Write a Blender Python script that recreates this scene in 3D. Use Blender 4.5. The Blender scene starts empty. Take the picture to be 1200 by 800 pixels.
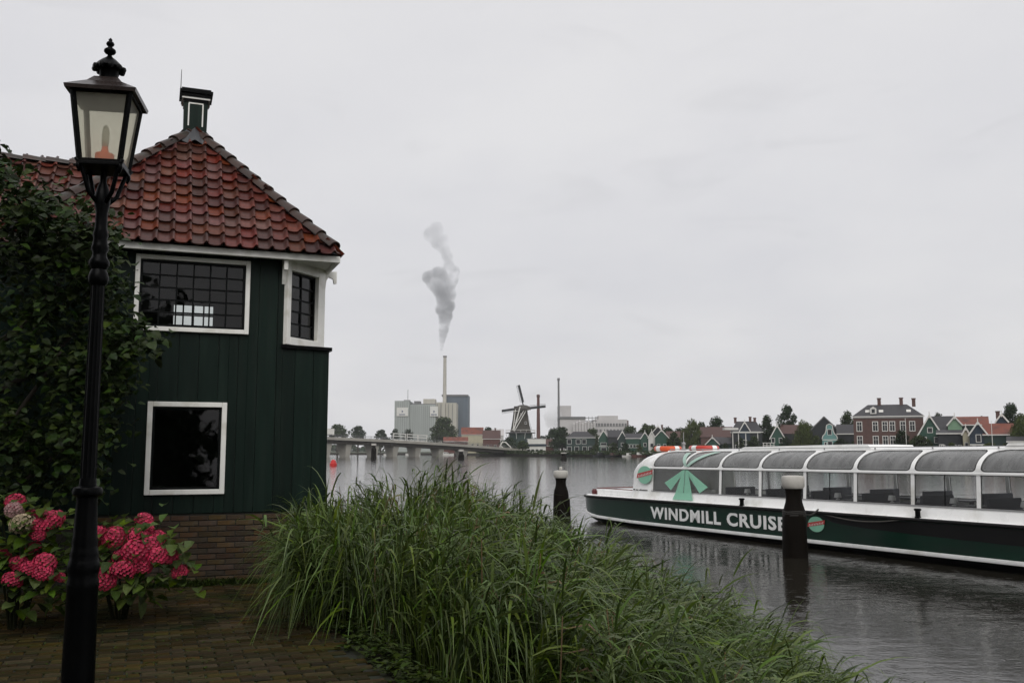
import bpy, bmesh, math, random
import numpy as np
from mathutils import Vector, Matrix

R = math.radians
rng = random.Random(7)
S = bpy.context.scene
COL = S.collection

# ------------------------------------------------------------------ camera
FPX, CX, CY, HOR = 1100.0, 600.0, 400.0, 527.0
EYE = 2.6
PITCH = math.atan((HOR - CY) / FPX)
cd = bpy.data.cameras.new('camera')
cd.sensor_width = 36.0
cd.lens = 36.0 * FPX / 1200.0
cd.clip_start = 0.05
cd.clip_end = 30000
cam = bpy.data.objects.new('camera', cd)
cam.location = (0, 0, EYE)
cam.rotation_euler = (R(90) + PITCH, 0, 0)
COL.objects.link(cam)
S.camera = cam

# ------------------------------------------------------------------ world, sun, exposure
SUN_EL, SUN_AZ = 45.0, 176.0        # azimuth clockwise from +Y: behind the camera
w = bpy.data.worlds.new('World')
S.world = w
w.use_nodes = True
wt = w.node_tree
for n in list(wt.nodes):
    wt.nodes.remove(n)
def wn(t, **k):
    n = wt.nodes.new(t)
    for a, b in k.items():
        setattr(n, a, b)
    return n
wo = wn('ShaderNodeOutputWorld')
bg = wn('ShaderNodeBackground')
bg.inputs['Strength'].default_value = 0.1
sky = wn('ShaderNodeTexSky', sky_type='NISHITA', sun_disc=False, sun_elevation=R(SUN_EL), sun_rotation=R(SUN_AZ))
sky.dust_density = 4.0
tc = wn('ShaderNodeTexCoord')
sep = wn('ShaderNodeSeparateXYZ')
wt.links.new(tc.outputs['Generated'], sep.inputs[0])
mx = wn('ShaderNodeMath', operation='MAXIMUM'); mx.inputs[1].default_value = 0.0
wt.links.new(sep.outputs['Z'], mx.inputs[0])
ad = wn('ShaderNodeMath', operation='ADD'); ad.inputs[1].default_value = 0.22
wt.links.new(mx.outputs[0], ad.inputs[0])
dv = wn('ShaderNodeVectorMath', operation='DIVIDE')
cmb = wn('ShaderNodeCombineXYZ')
for i in range(3):
    wt.links.new(ad.outputs[0], cmb.inputs[i])
wt.links.new(tc.outputs['Generated'], dv.inputs[0])
wt.links.new(cmb.outputs[0], dv.inputs[1])
n1 = wn('ShaderNodeTexNoise'); n1.inputs['Scale'].default_value = 0.9; n1.inputs['Detail'].default_value = 4.0; n1.inputs['Roughness'].default_value = 0.5
n2 = wn('ShaderNodeTexNoise'); n2.inputs['Scale'].default_value = 2.6; n2.inputs['Detail'].default_value = 5.0; n2.inputs['Roughness'].default_value = 0.55
n1.inputs['Distortion'].default_value = 0.4
wt.links.new(dv.outputs[0], n1.inputs['Vector'])
wt.links.new(dv.outputs[0], n2.inputs['Vector'])
mm = wn('ShaderNodeMix', data_type='FLOAT'); mm.inputs[0].default_value = 0.35
wt.links.new(n1.outputs['Fac'], mm.inputs[2]); wt.links.new(n2.outputs['Fac'], mm.inputs[3])
cr = wn('ShaderNodeValToRGB')
cr.color_ramp.elements[0].position = 0.32; cr.color_ramp.elements[0].color = (7.2, 7.17, 7.5, 1)
cr.color_ramp.elements[1].position = 0.66; cr.color_ramp.elements[1].color = (8.3, 8.22, 8.32, 1)
wt.links.new(mm.outputs[0], cr.inputs[0])
# small ragged grey wisps hanging low under the overcast, all round the horizon
n3 = wn('ShaderNodeTexNoise'); n3.inputs['Scale'].default_value = 6.5; n3.inputs['Detail'].default_value = 9.0; n3.inputs['Distortion'].default_value = 0.6
mp3 = wn('ShaderNodeMapping'); mp3.inputs['Scale'].default_value = (1.0, 1.0, 3.6); mp3.inputs['Location'].default_value = (1.37, 2.11, 0.7)
wt.links.new(tc.outputs['Generated'], mp3.inputs[0]); wt.links.new(mp3.outputs[0], n3.inputs['Vector'])
w3 = wn('ShaderNodeMapRange', interpolation_type='SMOOTHSTEP'); w3.inputs[1].default_value = 0.56; w3.inputs[2].default_value = 0.76; w3.inputs[3].default_value = 1.0; w3.inputs[4].default_value = 0.94
wt.links.new(n3.outputs['Fac'], w3.inputs[0])
wm3 = wn('ShaderNodeVectorMath', operation='SCALE'); wt.links.new(cr.outputs[0], wm3.inputs[0]); wt.links.new(w3.outputs[0], wm3.inputs['Scale'])
mc = wn('ShaderNodeMix', data_type='RGBA'); mc.inputs[0].default_value = 0.93
wt.links.new(sky.outputs[0], mc.inputs[6]); wt.links.new(wm3.outputs[0], mc.inputs[7])
wt.links.new(mc.outputs[2], bg.inputs['Color'])
wt.links.new(bg.outputs[0], wo.inputs['Surface'])

sd = bpy.data.lights.new('sun', 'SUN')
sd.energy = 1.5
sd.angle = R(40)
sd.color = (1.0, 0.985, 0.96)
sun = bpy.data.objects.new('sun', sd)
az = R(SUN_AZ)
sdir = Vector((math.sin(az) * math.cos(R(SUN_EL)), math.cos(az) * math.cos(R(SUN_EL)), math.sin(R(SUN_EL))))
sun.rotation_euler = sdir.to_track_quat('Z', 'Y').to_euler()
sun.location = sdir * 50
COL.objects.link(sun)

S.view_settings.view_transform = 'Standard'
S.view_settings.look = 'None'
S.view_settings.exposure = 0.0
S.view_settings.gamma = 1.0
S.view_settings.use_curve_mapping = False
S.render.engine = 'CYCLES'
S.cycles.use_denoising = True
S.cycles.max_bounces = 8
S.cycles.volume_bounces = 2
S.cycles.transparent_max_bounces = 24

# ------------------------------------------------------------------ pixel helpers
FW = Vector((0, math.cos(PITCH), math.sin(PITCH)))
UP = Vector((0, -math.sin(PITCH), math.cos(PITCH)))
CAM = Vector((0, 0, EYE))
def ray(px, py):
    return FW * FPX + Vector((1, 0, 0)) * (px - CX) + UP * (CY - py)
def at_z(px, py, z):
    d = ray(px, py); return CAM + d * ((z - EYE) / d.z)
def at_y(px, py, Y):
    d = ray(px, py); return CAM + d * (Y / d.y)
def at_plane(px, py, p, n):
    d = ray(px, py); return CAM + d * ((Vector(p) - CAM).dot(n) / d.dot(n))

# ------------------------------------------------------------------ materials
MATS = {}
def nt_new(name):
    m = bpy.data.materials.new(name); m.use_nodes = True
    nt = m.node_tree
    for n in list(nt.nodes): nt.nodes.remove(n)
    return m, nt
def M(name, col, rough=0.6, var=0.18, scale=6.0, bump=0.15, bscale=40.0, rnd=0.0, island=0.0, metal=0.0, spec=0.5,
      stretch=(1, 1, 1), col2=None, c2amt=0.0, c2scale=3.0, transl=0.0, huernd=None, bdist=0.01):
    if name in MATS: return MATS[name]
    m, nt = nt_new(name)
    L = nt.links.new
    out = nt.nodes.new('ShaderNodeOutputMaterial')
    p = nt.nodes.new('ShaderNodeBsdfPrincipled')
    p.inputs['Roughness'].default_value = rough
    p.inputs['Metallic'].default_value = metal
    p.inputs['Specular IOR Level'].default_value = spec
    t = nt.nodes.new('ShaderNodeTexCoord')
    mp = nt.nodes.new('ShaderNodeMapping'); mp.inputs['Scale'].default_value = stretch
    L(t.outputs['Object'], mp.inputs[0])
    base = nt.nodes.new('ShaderNodeRGB'); base.outputs[0].default_value = (*col, 1)
    cur = base.outputs[0]
    if col2 is not None:
        na = nt.nodes.new('ShaderNodeTexNoise'); na.inputs['Scale'].default_value = c2scale; na.inputs['Detail'].default_value = 5
        L(mp.outputs[0], na.inputs['Vector'])
        rp = nt.nodes.new('ShaderNodeValToRGB')
        rp.color_ramp.elements[0].position = max(0.0, 0.62 - c2amt * 0.5); rp.color_ramp.elements[1].position = min(1.0, 0.80 - c2amt * 0.4)
        L(na.outputs['Fac'], rp.inputs[0])
        mi = nt.nodes.new('ShaderNodeMix'); mi.data_type = 'RGBA'
        L(rp.outputs[0], mi.inputs[0]); L(cur, mi.inputs[6]); mi.inputs[7].default_value = (*col2, 1)
        cur = mi.outputs[2]
    hs = nt.nodes.new('ShaderNodeHueSaturation')
    L(cur, hs.inputs['Color'])
    nz = nt.nodes.new('ShaderNodeTexNoise'); nz.inputs['Scale'].default_value = scale; nz.inputs['Detail'].default_value = 6
    L(mp.outputs[0], nz.inputs['Vector'])
    mr = nt.nodes.new('ShaderNodeMapRange'); mr.inputs[1].default_value = 0.25; mr.inputs[2].default_value = 0.75
    mr.inputs[3].default_value = 1 - var; mr.inputs[4].default_value = 1 + var
    L(nz.outputs['Fac'], mr.inputs[0])
    val = mr.outputs[0]
    rsrc = None
    if rnd > 0:
        oi = nt.nodes.new('ShaderNodeObjectInfo'); rsrc = oi.outputs['Random']; amt = rnd
    elif island > 0:
        ge = nt.nodes.new('ShaderNodeNewGeometry'); rsrc = ge.outputs['Random Per Island']; amt = island
    if rsrc is not None:
        m2 = nt.nodes.new('ShaderNodeMapRange'); m2.inputs[3].default_value = 1 - amt; m2.inputs[4].default_value = 1 + amt
        L(rsrc, m2.inputs[0])
        mu = nt.nodes.new('ShaderNodeMath'); mu.operation = 'MULTIPLY'
        L(val, mu.inputs[0]); L(m2.outputs[0], mu.inputs[1]); val = mu.outputs[0]
        if huernd:
            wnz = nt.nodes.new('ShaderNodeTexWhiteNoise'); wnz.noise_dimensions = '1D'; L(rsrc, wnz.inputs['W'])
            m3 = nt.nodes.new('ShaderNodeMapRange'); m3.inputs[3].default_value = 0.5 - huernd; m3.inputs[4].default_value = 0.5 + huernd
            L(wnz.outputs[0], m3.inputs[0]); L(m3.outputs[0], hs.inputs['Hue'])
            m4 = nt.nodes.new('ShaderNodeMapRange'); m4.inputs[3].default_value = 0.72; m4.inputs[4].default_value = 1.12
            wn2 = nt.nodes.new('ShaderNodeMath'); wn2.operation = 'FRACT'
            ml = nt.nodes.new('ShaderNodeMath'); ml.operation = 'MULTIPLY'; ml.inputs[1].default_value = 17.31
            L(rsrc, ml.inputs[0]); L(ml.outputs[0], wn2.inputs[0]); L(wn2.outputs[0], m4.inputs[0]); L(m4.outputs[0], hs.inputs['Saturation'])
    L(val, hs.inputs['Value'])
    L(hs.outputs[0], p.inputs['Base Color'])
    # roughness breakup
    r2 = nt.nodes.new('ShaderNodeMapRange'); r2.inputs[3].default_value = max(0.02, rough * 0.75); r2.inputs[4].default_value = min(1, rough * 1.25)
    L(nz.outputs['Fac'], r2.inputs[0]); L(r2.outputs[0], p.inputs['Roughness'])
    if bump > 0:
        bn = nt.nodes.new('ShaderNodeTexNoise'); bn.inputs['Scale'].default_value = bscale; bn.inputs['Detail'].default_value = 5
        L(mp.outputs[0], bn.inputs['Vector'])
        b = nt.nodes.new('ShaderNodeBump'); b.inputs['Strength'].default_value = bump; b.inputs['Distance'].default_value = bdist
        L(bn.outputs['Fac'], b.inputs['Height']); L(b.outputs[0], p.inputs['Normal'])
    if transl > 0:
        tr = nt.nodes.new('ShaderNodeBsdfTranslucent'); L(hs.outputs[0], tr.inputs['Color'])
        ms = nt.nodes.new('ShaderNodeMixShader'); ms.inputs[0].default_value = transl
        L(p.outputs[0], ms.inputs[1]); L(tr.outputs[0], ms.inputs[2]); L(ms.outputs[0], out.inputs['Surface'])
    else:
        L(p.outputs[0], out.inputs['Surface'])
    MATS[name] = m
    return m
def glass_mat(name, tint=(0.8, 0.85, 0.84), dirt_sheen=0.0, rough=0.02, ior=1.5):
    m, nt = nt_new(name); L = nt.links.new
    out = nt.nodes.new('ShaderNodeOutputMaterial')
    tr = nt.nodes.new('ShaderNodeBsdfTransparent'); tr.inputs[0].default_value = (*tint, 1)
    gl = nt.nodes.new('ShaderNodeBsdfGlossy'); gl.inputs['Roughness'].default_value = rough
    fr = nt.nodes.new('ShaderNodeFresnel'); fr.inputs['IOR'].default_value = ior
    t = nt.nodes.new('ShaderNodeTexCoord'); nz = nt.nodes.new('ShaderNodeTexNoise'); nz.inputs['Scale'].default_value = 2.5
    L(t.outputs['Object'], nz.inputs['Vector'])
    b = nt.nodes.new('ShaderNodeBump'); b.inputs['Strength'].default_value = 0.06; b.inputs['Distance'].default_value = 0.02
    L(nz.outputs['Fac'], b.inputs['Height']); L(b.outputs[0], gl.inputs['Normal'])
    ms = nt.nodes.new('ShaderNodeMixShader')
    L(fr.outputs[0], ms.inputs[0]); L(tr.outputs[0], ms.inputs[1]); L(gl.outputs[0], ms.inputs[2])
    if dirt_sheen > 0:  # streaky grey film: grime, with the pale sky reflection painted in
        df = nt.nodes.new('ShaderNodeBsdfDiffuse'); df.inputs[0].default_value = (0.50, 0.50, 0.49, 1)
        m3 = nt.nodes.new('ShaderNodeMixShader')
        dmp = nt.nodes.new('ShaderNodeMapping'); dmp.inputs['Scale'].default_value = (3.0, 1.0, 0.8); L(t.outputs['Object'], dmp.inputs[0])
        dn = nt.nodes.new('ShaderNodeTexNoise'); dn.inputs['Scale'].default_value = 1.6; dn.inputs['Detail'].default_value = 7; L(dmp.outputs[0], dn.inputs['Vector'])
        dr_ = nt.nodes.new('ShaderNodeMapRange'); dr_.inputs[1].default_value = .3; dr_.inputs[2].default_value = .7; dr_.inputs[3].default_value = dirt_sheen * .6; dr_.inputs[4].default_value = dirt_sheen * 1.35
        L(dn.outputs['Fac'], dr_.inputs[0]); L(dr_.outputs[0], m3.inputs[0])
        L(ms.outputs[0], m3.inputs[1]); L(df.outputs[0], m3.inputs[2]); L(m3.outputs[0], out.inputs['Surface'])
    else:
        L(ms.outputs[0], out.inputs['Surface'])
    MATS[name] = m
    return m

# ------------------------------------------------------------------ mesh builder
class MB:
    def __init__(s): s.v = []; s.f = []
    def add(s, vs, fs):
        o = len(s.v); s.v += [tuple(v) for v in vs]; s.f += [tuple(i + o for i in f) for f in fs]; return s
    def box(s, x0, x1, y0, y1, z0, z1):
        return s.add([(x0,y0,z0),(x1,y0,z0),(x1,y1,z0),(x0,y1,z0),(x0,y0,z1),(x1,y0,z1),(x1,y1,z1),(x0,y1,z1)],
                     [(0,3,2,1),(4,5,6,7),(0,1,5,4),(1,2,6,5),(2,3,7,6),(3,0,4,7)])
    def prism(s, poly, d, off=(0, 0, 0)):
        """poly: list of 3-D points, extruded by vector d"""
        n = len(poly); d = Vector(d); P = [Vector(p) for p in poly]
        return s.add(P + [p + d for p in P], [tuple(range(n - 1, -1, -1)), tuple(range(n, 2 * n))] +
                     [(i, (i + 1) % n, n + (i + 1) % n, n + i) for i in range(n)])
    def bar(s, a, b, wd, ht, up=(0, 0, 1)):
        a, b = Vector(a), Vector(b); d = (b - a).normalized(); u = Vector(up)
        x = d.cross(u)
        if x.length < 1e-4: x = d.cross(Vector((1, 0, 0)))
        x.normalize(); u = x.cross(d)
        c = [x * (i * wd / 2) + u * (j * ht / 2) for i, j in ((-1,-1),(1,-1),(1,1),(-1,1))]
        return s.add([a + k for k in c] + [b + k for k in c], [(0,1,2,3),(7,6,5,4),(0,4,5,1),(1,5,6,2),(2,6,7,3),(3,7,4,0)])
    def tube(s, pts, rad, n=8, cap=True):
        pts = [Vector(p) for p in pts]
        if not hasattr(rad, '__len__'): rad = [rad] * len(pts)
        o = len(s.v); pu = None
        for i, p in enumerate(pts):
            d = (pts[min(i + 1, len(pts) - 1)] - pts[max(i - 1, 0)]).normalized()
            u = pu if pu is not None else (Vector((0, 0, 1)) if abs(d.z) < 0.9 else Vector((1, 0, 0)))
            x = d.cross(u).normalized(); y = x.cross(d).normalized(); pu = y
            for k in range(n):
                a = 2 * math.pi * k / n
                s.v.append(tuple(p + (x * math.cos(a) + y * math.sin(a)) * rad[i]))
        for i in range(len(pts) - 1):
            for k in range(n):
                a = o + i * n + k; b = o + i * n + (k + 1) % n
                s.f.append((a, b, b + n, a + n))
        if cap:
            s.f.append(tuple(o + k for k in range(n - 1, -1, -1)))
            s.f.append(tuple(o + (len(pts) - 1) * n + k for k in range(n)))
        return s
    def lathe(s, prof, n=16, c=(0, 0, 0), rot=0.0):
        o = len(s.v)
        for r, z in prof:
            for k in range(n):
                a = 2 * math.pi * k / n + rot
                s.v.append((c[0] + r * math.cos(a), c[1] + r * math.sin(a), c[2] + z))
        for i in range(len(prof) - 1):
            for k in range(n):
                a = o + i * n + k; b = o + i * n + (k + 1) % n
                s.f.append((a, b, b + n, a + n))
        s.f.append(tuple(o + k for k in range(n - 1, -1, -1)))
        s.f.append(tuple(o + (len(prof) - 1) * n + k for k in range(n)))
        return s
    def grid(s, rows, closed=False):
        o = len(s.v); n = len(rows[0])
        for r in rows: s.v += [tuple(p) for p in r]
        for i in range(len(rows) - 1):
            for k in range(n if closed else n - 1):
                a = o + i * n + k; b = o + i * n + (k + 1) % n
                s.f.append((a, b, b + n, a + n))
        return s
    def xform(s, mat):
        s.v = [tuple(mat @ Vector(v)) for v in s.v]; return s
    def mesh(s, name, mat=None, smooth=False):
        me = bpy.data.meshes.new(name); me.from_pydata(s.v, [], s.f)
        if mat is not None: me.materials.append(mat)
        if smooth: me.polygons.foreach_set('use_smooth', [True] * len(me.polygons))
        me.update(); return me
    def build(s, name, mat, parent=None, smooth=False, bevel=0.0, loc=None, angle=None):
        me = s.mesh(name, mat, smooth)
        if smooth and angle: me.set_sharp_from_angle(angle=R(angle))
        return link(name, me, parent, bevel, loc)
def link(name, me, parent=None, bevel=0.0, loc=None, mat4=None):
    o = bpy.data.objects.new(name, me); COL.objects.link(o)
    if parent is not None: o.parent = parent
    if loc is not None: o.location = loc
    if mat4 is not None: o.matrix_local = mat4
    if bevel:
        b = o.modifiers.new('bevel', 'BEVEL'); b.width = bevel; b.segments = 2; b.limit_method = 'ANGLE'
    return o
def empty(name, loc=(0, 0, 0), rz=0.0):
    o = bpy.data.objects.new(name, None); COL.objects.link(o)
    o.location = loc; o.rotation_euler = (0, 0, rz); o.empty_display_size = 0.1
    return o
def tag(o, label=None, cat=None, group=None, kind=None):
    if label: o['label'] = label
    if cat: o['category'] = cat
    if group: o['group'] = group
    if kind: o['kind'] = kind
    return o
def np_mesh(name, V, F, mat, smooth=False):
    """V (n,3), F (m,4) quads"""
    me = bpy.data.meshes.new(name)
    V = np.asarray(V, dtype=np.float32); F = np.asarray(F, dtype=np.int32)
    k = F.shape[1]
    me.vertices.add(len(V)); me.vertices.foreach_set('co', V.ravel())
    me.loops.add(F.size); me.loops.foreach_set('vertex_index', F.ravel())
    me.polygons.add(len(F)); me.polygons.foreach_set('loop_start', np.arange(0, F.size, k, dtype=np.int32))
    if smooth: me.polygons.foreach_set('use_smooth', np.ones(len(F), dtype=bool))
    me.materials.append(mat); me.update(calc_edges=True); me.validate()
    return me

# ------------------------------------------------------------------ material palette
WHITE = M('white_paint', (0.83, 0.82, 0.77), 0.45, 0.06, 5, 0.08, 60, col2=(0.62, 0.60, 0.52), c2amt=0.2, c2scale=4)
BWHITE = M('boat_white', (0.86, 0.86, 0.84), 0.28, 0.04, 2, 0.02, 20, col2=(0.62, 0.61, 0.56), c2amt=0.12, c2scale=1.3)
GREENW = M('green_boards', (0.0032, 0.0112, 0.0076), 0.5, 0.3, 3, 0.2, 30, rnd=0.2, stretch=(6, 6, 0.5), spec=0.16, col2=(0.0075, 0.0165, 0.0120), c2amt=0.3, c2scale=1.6)
BLACK = M('black_iron', (0.002, 0.0022, 0.0024), 0.34, 0.3, 8, 0.15, 60, spec=0.06)
DARKWOOD = M('wet_tarred_wood', (0.006, 0.0045, 0.0032), 0.6, 0.35, 3, 0.6, 25, stretch=(4, 4, 0.6), spec=0.06)
DARKFRAME = M('dark_sash', (0.004, 0.005, 0.005), 0.5, 0.2, spec=0.1)
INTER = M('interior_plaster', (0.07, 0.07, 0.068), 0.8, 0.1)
TILE = M('clay_tile', (0.088, 0.018, 0.009), 0.34, 0.4, 9, 0.35, 35, rnd=0.5, col2=(0.024, 0.016, 0.013), c2amt=0.36, c2scale=3.2, huernd=0.012, spec=0.25)
RIDGE = M('ridge_tile_clay', (0.040, 0.017, 0.010), 0.45, 0.35, 7, 0.4, 30, rnd=0.35, col2=(0.022, 0.020, 0.014), c2amt=0.35, c2scale=4)
LEAD = M('lead_flashing', (0.06, 0.062, 0.066), 0.5, 0.2)
BRICK = M('old_brick', (0.052, 0.028, 0.009), 0.85, 0.3, 12, 0.5, 60, rnd=0.45, col2=(0.05, 0.04, 0.03), c2amt=0.3, c2scale=5, huernd=0.02)
MORTAR = M('mortar', (0.026, 0.023, 0.017), 0.9, 0.3, 10, 0.4, 60)
PAVER = M('wet_paver', (0.048, 0.032, 0.012), 0.55, 0.35, 14, 0.5, 70, rnd=0.45, col2=(0.016, 0.019, 0.006), c2amt=0.4, c2scale=2.2, huernd=0.015, spec=0.06)
DIRT = M('joint_soil', (0.014, 0.013, 0.007), 0.8, 0.4, 6, 0.5, 40, col2=(0.010, 0.017, 0.005), c2amt=0.5, c2scale=3)
SOIL = M('bank_soil', (0.022, 0.018, 0.012), 0.85, 0.4, 4, 0.6, 20)
GLASS = glass_mat('window_glass', (0.62, 0.66, 0.64))
BGLASS = glass_mat('boat_glass', (0.96, 0.97, 0.97), ior=1.4)
RGLASS = glass_mat('boat_roof_glass', (0.42, 0.44, 0.43), ior=1.75, rough=0.1, dirt_sheen=0.26)
# ================================================================== SETTING
GZ = 1.0                      # near bank above the water
# water
def water_mat():
    m, nt = nt_new('river_water'); L = nt.links.new
    out = nt.nodes.new('ShaderNodeOutputMaterial'); p = nt.nodes.new('ShaderNodeBsdfPrincipled')
    p.inputs['Base Color'].default_value = (0.018, 0.016, 0.012, 1)
    p.inputs['Roughness'].default_value = 0.06
    p.inputs['IOR'].default_value = 1.333
    t = nt.nodes.new('ShaderNodeTexCoord')
    def noise(scale, sc, det, dist=0.0):
        mp = nt.nodes.new('ShaderNodeMapping'); mp.inputs['Scale'].default_value = sc
        mp.inputs['Rotation'].default_value = (0, 0, R(12))
        L(t.outputs['Object'], mp.inputs[0])
        n = nt.nodes.new('ShaderNodeTexNoise'); n.inputs['Scale'].default_value = scale; n.inputs['Detail'].default_value = det
        n.inputs['Distortion'].default_value = dist
        L(mp.outputs[0], n.inputs['Vector']); return n.outputs['Fac']
    big = noise(0.35, (1, 1.6, 1), 3)
    mid = noise(2.2, (0.8, 1.5, 1), 4, 0.3)
    fine = noise(11.0, (1, 1.2, 1), 3, 0.5)
    # rain rings
    vo = nt.nodes.new('ShaderNodeTexVoronoi'); vo.inputs['Scale'].default_value = 3.2
    L(t.outputs['Object'], vo.inputs['Vector'])
    sn = nt.nodes.new('ShaderNodeMath'); sn.operation = 'MULTIPLY'; sn.inputs[1].default_value = 42.0
    L(vo.outputs['Distance'], sn.inputs[0])
    s2 = nt.nodes.new('ShaderNodeMath'); s2.operation = 'SINE'; L(sn.outputs[0], s2.inputs[0])
    fa = nt.nodes.new('ShaderNodeMapRange'); fa.inputs[1].default_value = 0.0; fa.inputs[2].default_value = 0.42; fa.inputs[3].default_value = 1.0; fa.inputs[4].default_value = 0.0
    L(vo.outputs['Distance'], fa.inputs[0])
    rg = nt.nodes.new('ShaderNodeMath'); rg.operation = 'MULTIPLY'; L(s2.outputs[0], rg.inputs[0]); L(fa.outputs[0], rg.inputs[1])
    nrm = None
    for src, st, dist in ((big, 0.25, 0.10), (mid, 0.28, 0.024), (fine, 0.38, 0.008), (rg.outputs[0], 0.4, 0.006)):
        b = nt.nodes.new('ShaderNodeBump'); b.inputs['Strength'].default_value = st; b.inputs['Distance'].default_value = dist
        L(src, b.inputs['Height'])
        if nrm: L(nrm, b.inputs['Normal'])
        nrm = b.outputs[0]
    L(nrm, p.inputs['Normal'])
    L(p.outputs[0], out.inputs['Surface'])
    return m
WATER = water_mat()
wm = MB()
wm.add([(-1600, -80, 0), (1600, -80, 0), (1600, 1600, 0), (-1600, 1600, 0)], [(0, 1, 2, 3)])
tag(wm.build('river', WATER), kind='structure')

# house frame (needed for the bank outline)
HA = math.atan2(1.0, 2.617)
C = at_z(378, 676, GZ)
HX = Vector((math.cos(HA), math.sin(HA), 0)); HY = Vector((-math.sin(HA), math.cos(HA), 0))

EDGE = [Vector((4.2, -6, 0)), Vector((2.2, 0.2, 0)), Vector((0.55, 4.1, 0)), Vector((-0.70, 6.6, 0)), Vector((-1.55, 8.6, 0)),
        Vector((-2.12, 10.4, 0)), Vector((C.x + 0.25, C.y - 0.15, 0)), Vector((C.x + 0.25, C.y, 0)) + HY * 9, Vector((-30, 60, 0))]
top = [(-90, -40)] + [(4.2, -40)] + [(p.x, p.y) for p in EDGE] + [(-90, 60)]
lm = MB()
n = len(top)
lm.add([(x, y, GZ - 0.03) for x, y in top], [tuple(range(n))])
GROUND = M('near_ground', (0.028, 0.032, 0.014), 0.85, 0.4, 3, 0.6, 12)
tag(lm.build('ground', GROUND), kind='structure')
# sloping bank down into the water
bm_ = MB(); rows = [[], [], []]
for i, p in enumerate([Vector((4.2, -40, 0))] + EDGE):
    nb = EDGE[min(i, len(EDGE) - 1)] - EDGE[max(i - 2, 0)] if i else Vector((0, 1, 0))
    d = Vector((nb.y, -nb.x, 0)).normalized()
    rows[0].append((p.x, p.y, GZ - 0.03)); q = p + d * 0.5; rows[1].append((q.x, q.y, GZ - 0.3)); q = p + d * 2.2; rows[2].append((q.x, q.y, -0.3))
bm_.grid(rows)
tag(bm_.build('river_bank', SOIL, smooth=True), kind='structure')

# pavement of wet clay pavers
def in_pave(x, y):
    # left of the edge line (with a ragged weedy margin)
    for a, b in zip(EDGE[1:5], EDGE[2:6]):
        if a.y <= y <= b.y:
            t = (y - a.y) / (b.y - a.y)
            return x < a.x + (b.x - a.x) * t - 0.10 + 0.07 * math.sin(y * 3.1)
    return y < EDGE[1].y or (y < C.y - 0.15 and x < EDGE[5].x - 0.2)
pv = empty('pavement', (C.x, C.y, GZ), HA)
tag(pv, kind='structure')
inv = Matrix.Rotation(-HA, 4, 'Z')
sb = MB(); sb.box(-9.5, 3.5, -9.5, -0.06, -0.028, -0.012)
poly = [(-9.5, -0.07), (-0.2, -0.07)]
cut = []
for p in [EDGE[5], EDGE[4], EDGE[3], EDGE[2], EDGE[1]]:
    q = inv @ (Vector((p.x - 0.08, p.y, 0)) - Vector((C.x, C.y, 0))); cut.append((q.x, q.y))
poly = [(-9.5, -0.07)] + [(cut[0][0], -0.07)] + cut + [(-9.5, -11.0)]
sb = MB(); sb.prism([(x, y, -0.026) for x, y in poly][::-1], (0, 0, 0.014))
sb.build('paving_bed', DIRT, pv)
PW, PL, PG = 0.098, 0.205, 0.012
pm = MB(); e = 0.007
pm.add([(-PL/2, -PW/2, -0.03), (PL/2, -PW/2, -0.03), (PL/2, PW/2, -0.03), (-PL/2, PW/2, -0.03),
        (-PL/2, -PW/2, -0.004), (PL/2, -PW/2, -0.004), (PL/2, PW/2, -0.004), (-PL/2, PW/2, -0.004),
        (-PL/2 + e, -PW/2 + e, 0.003), (PL/2 - e, -PW/2 + e, 0.003), (PL/2 - e, PW/2 - e, 0.003), (-PL/2 + e, PW/2 - e, 0.003)],
       [(0,1,5,4),(1,2,6,5),(2,3,7,6),(3,0,4,7),(4,5,9,8),(5,6,10,9),(6,7,11,10),(7,4,8,11),(8,9,10,11)])
pmesh = pm.mesh('paver', PAVER)
cands = []
rr = random.Random(3)
rw = 0
y = -0.12
while y > -9.5:
    x = -8.5 + (PL / 2 if rw % 2 else 0)
    while x < 4:
        wp = Vector((C.x, C.y, 0)) + HX * x + HY * y
        if in_pave(wp.x, wp.y):
            dd = Vector((wp.x, wp.y, GZ)) - CAM
            fx = 600 + 1100 * dd.x / dd.y if dd.y > 1 else -999
            fy = 527 + 1100 * 1.6 / dd.y if dd.y > 1 else 9999
            vis = -20 < fx < 520 and fy < 812
            # bush and reeds hide part of it
            hid = fx < 215 and fy < 715
            cands.append((0 if vis and not hid else 1, dd.length, x, y))
        x += PL + PG
    y -= PW + PG; rw += 1
cands.sort()
restb = MB()
for i, (vz, dl, x, y) in enumerate(cands):
    m4 = Matrix.Translation((x + rr.uniform(-.004, .004), y + rr.uniform(-.004, .004), rr.uniform(-.006, .004))) @ \
         Matrix.Rotation(rr.uniform(-.025, .025), 4, 'Z') @ Matrix.Rotation(rr.uniform(-.02, .02), 4, 'X') @ Matrix.Rotation(rr.uniform(-.015, .015), 4, 'Y')
    if i < 300:
        link('paver', pmesh, pv, mat4=m4)
    else:
        restb.add([m4 @ Vector(v) for v in pm.v], pm.f)
PAVER2 = M('wet_paver_field', (0.048, 0.032, 0.012), 0.55, 0.35, 14, 0.5, 70, island=0.45, col2=(0.016, 0.019, 0.006), c2amt=0.4, c2scale=2.2, huernd=0.015, spec=0.06)
tag(restb.build('paver_field', PAVER2, pv), kind='stuff')

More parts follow.
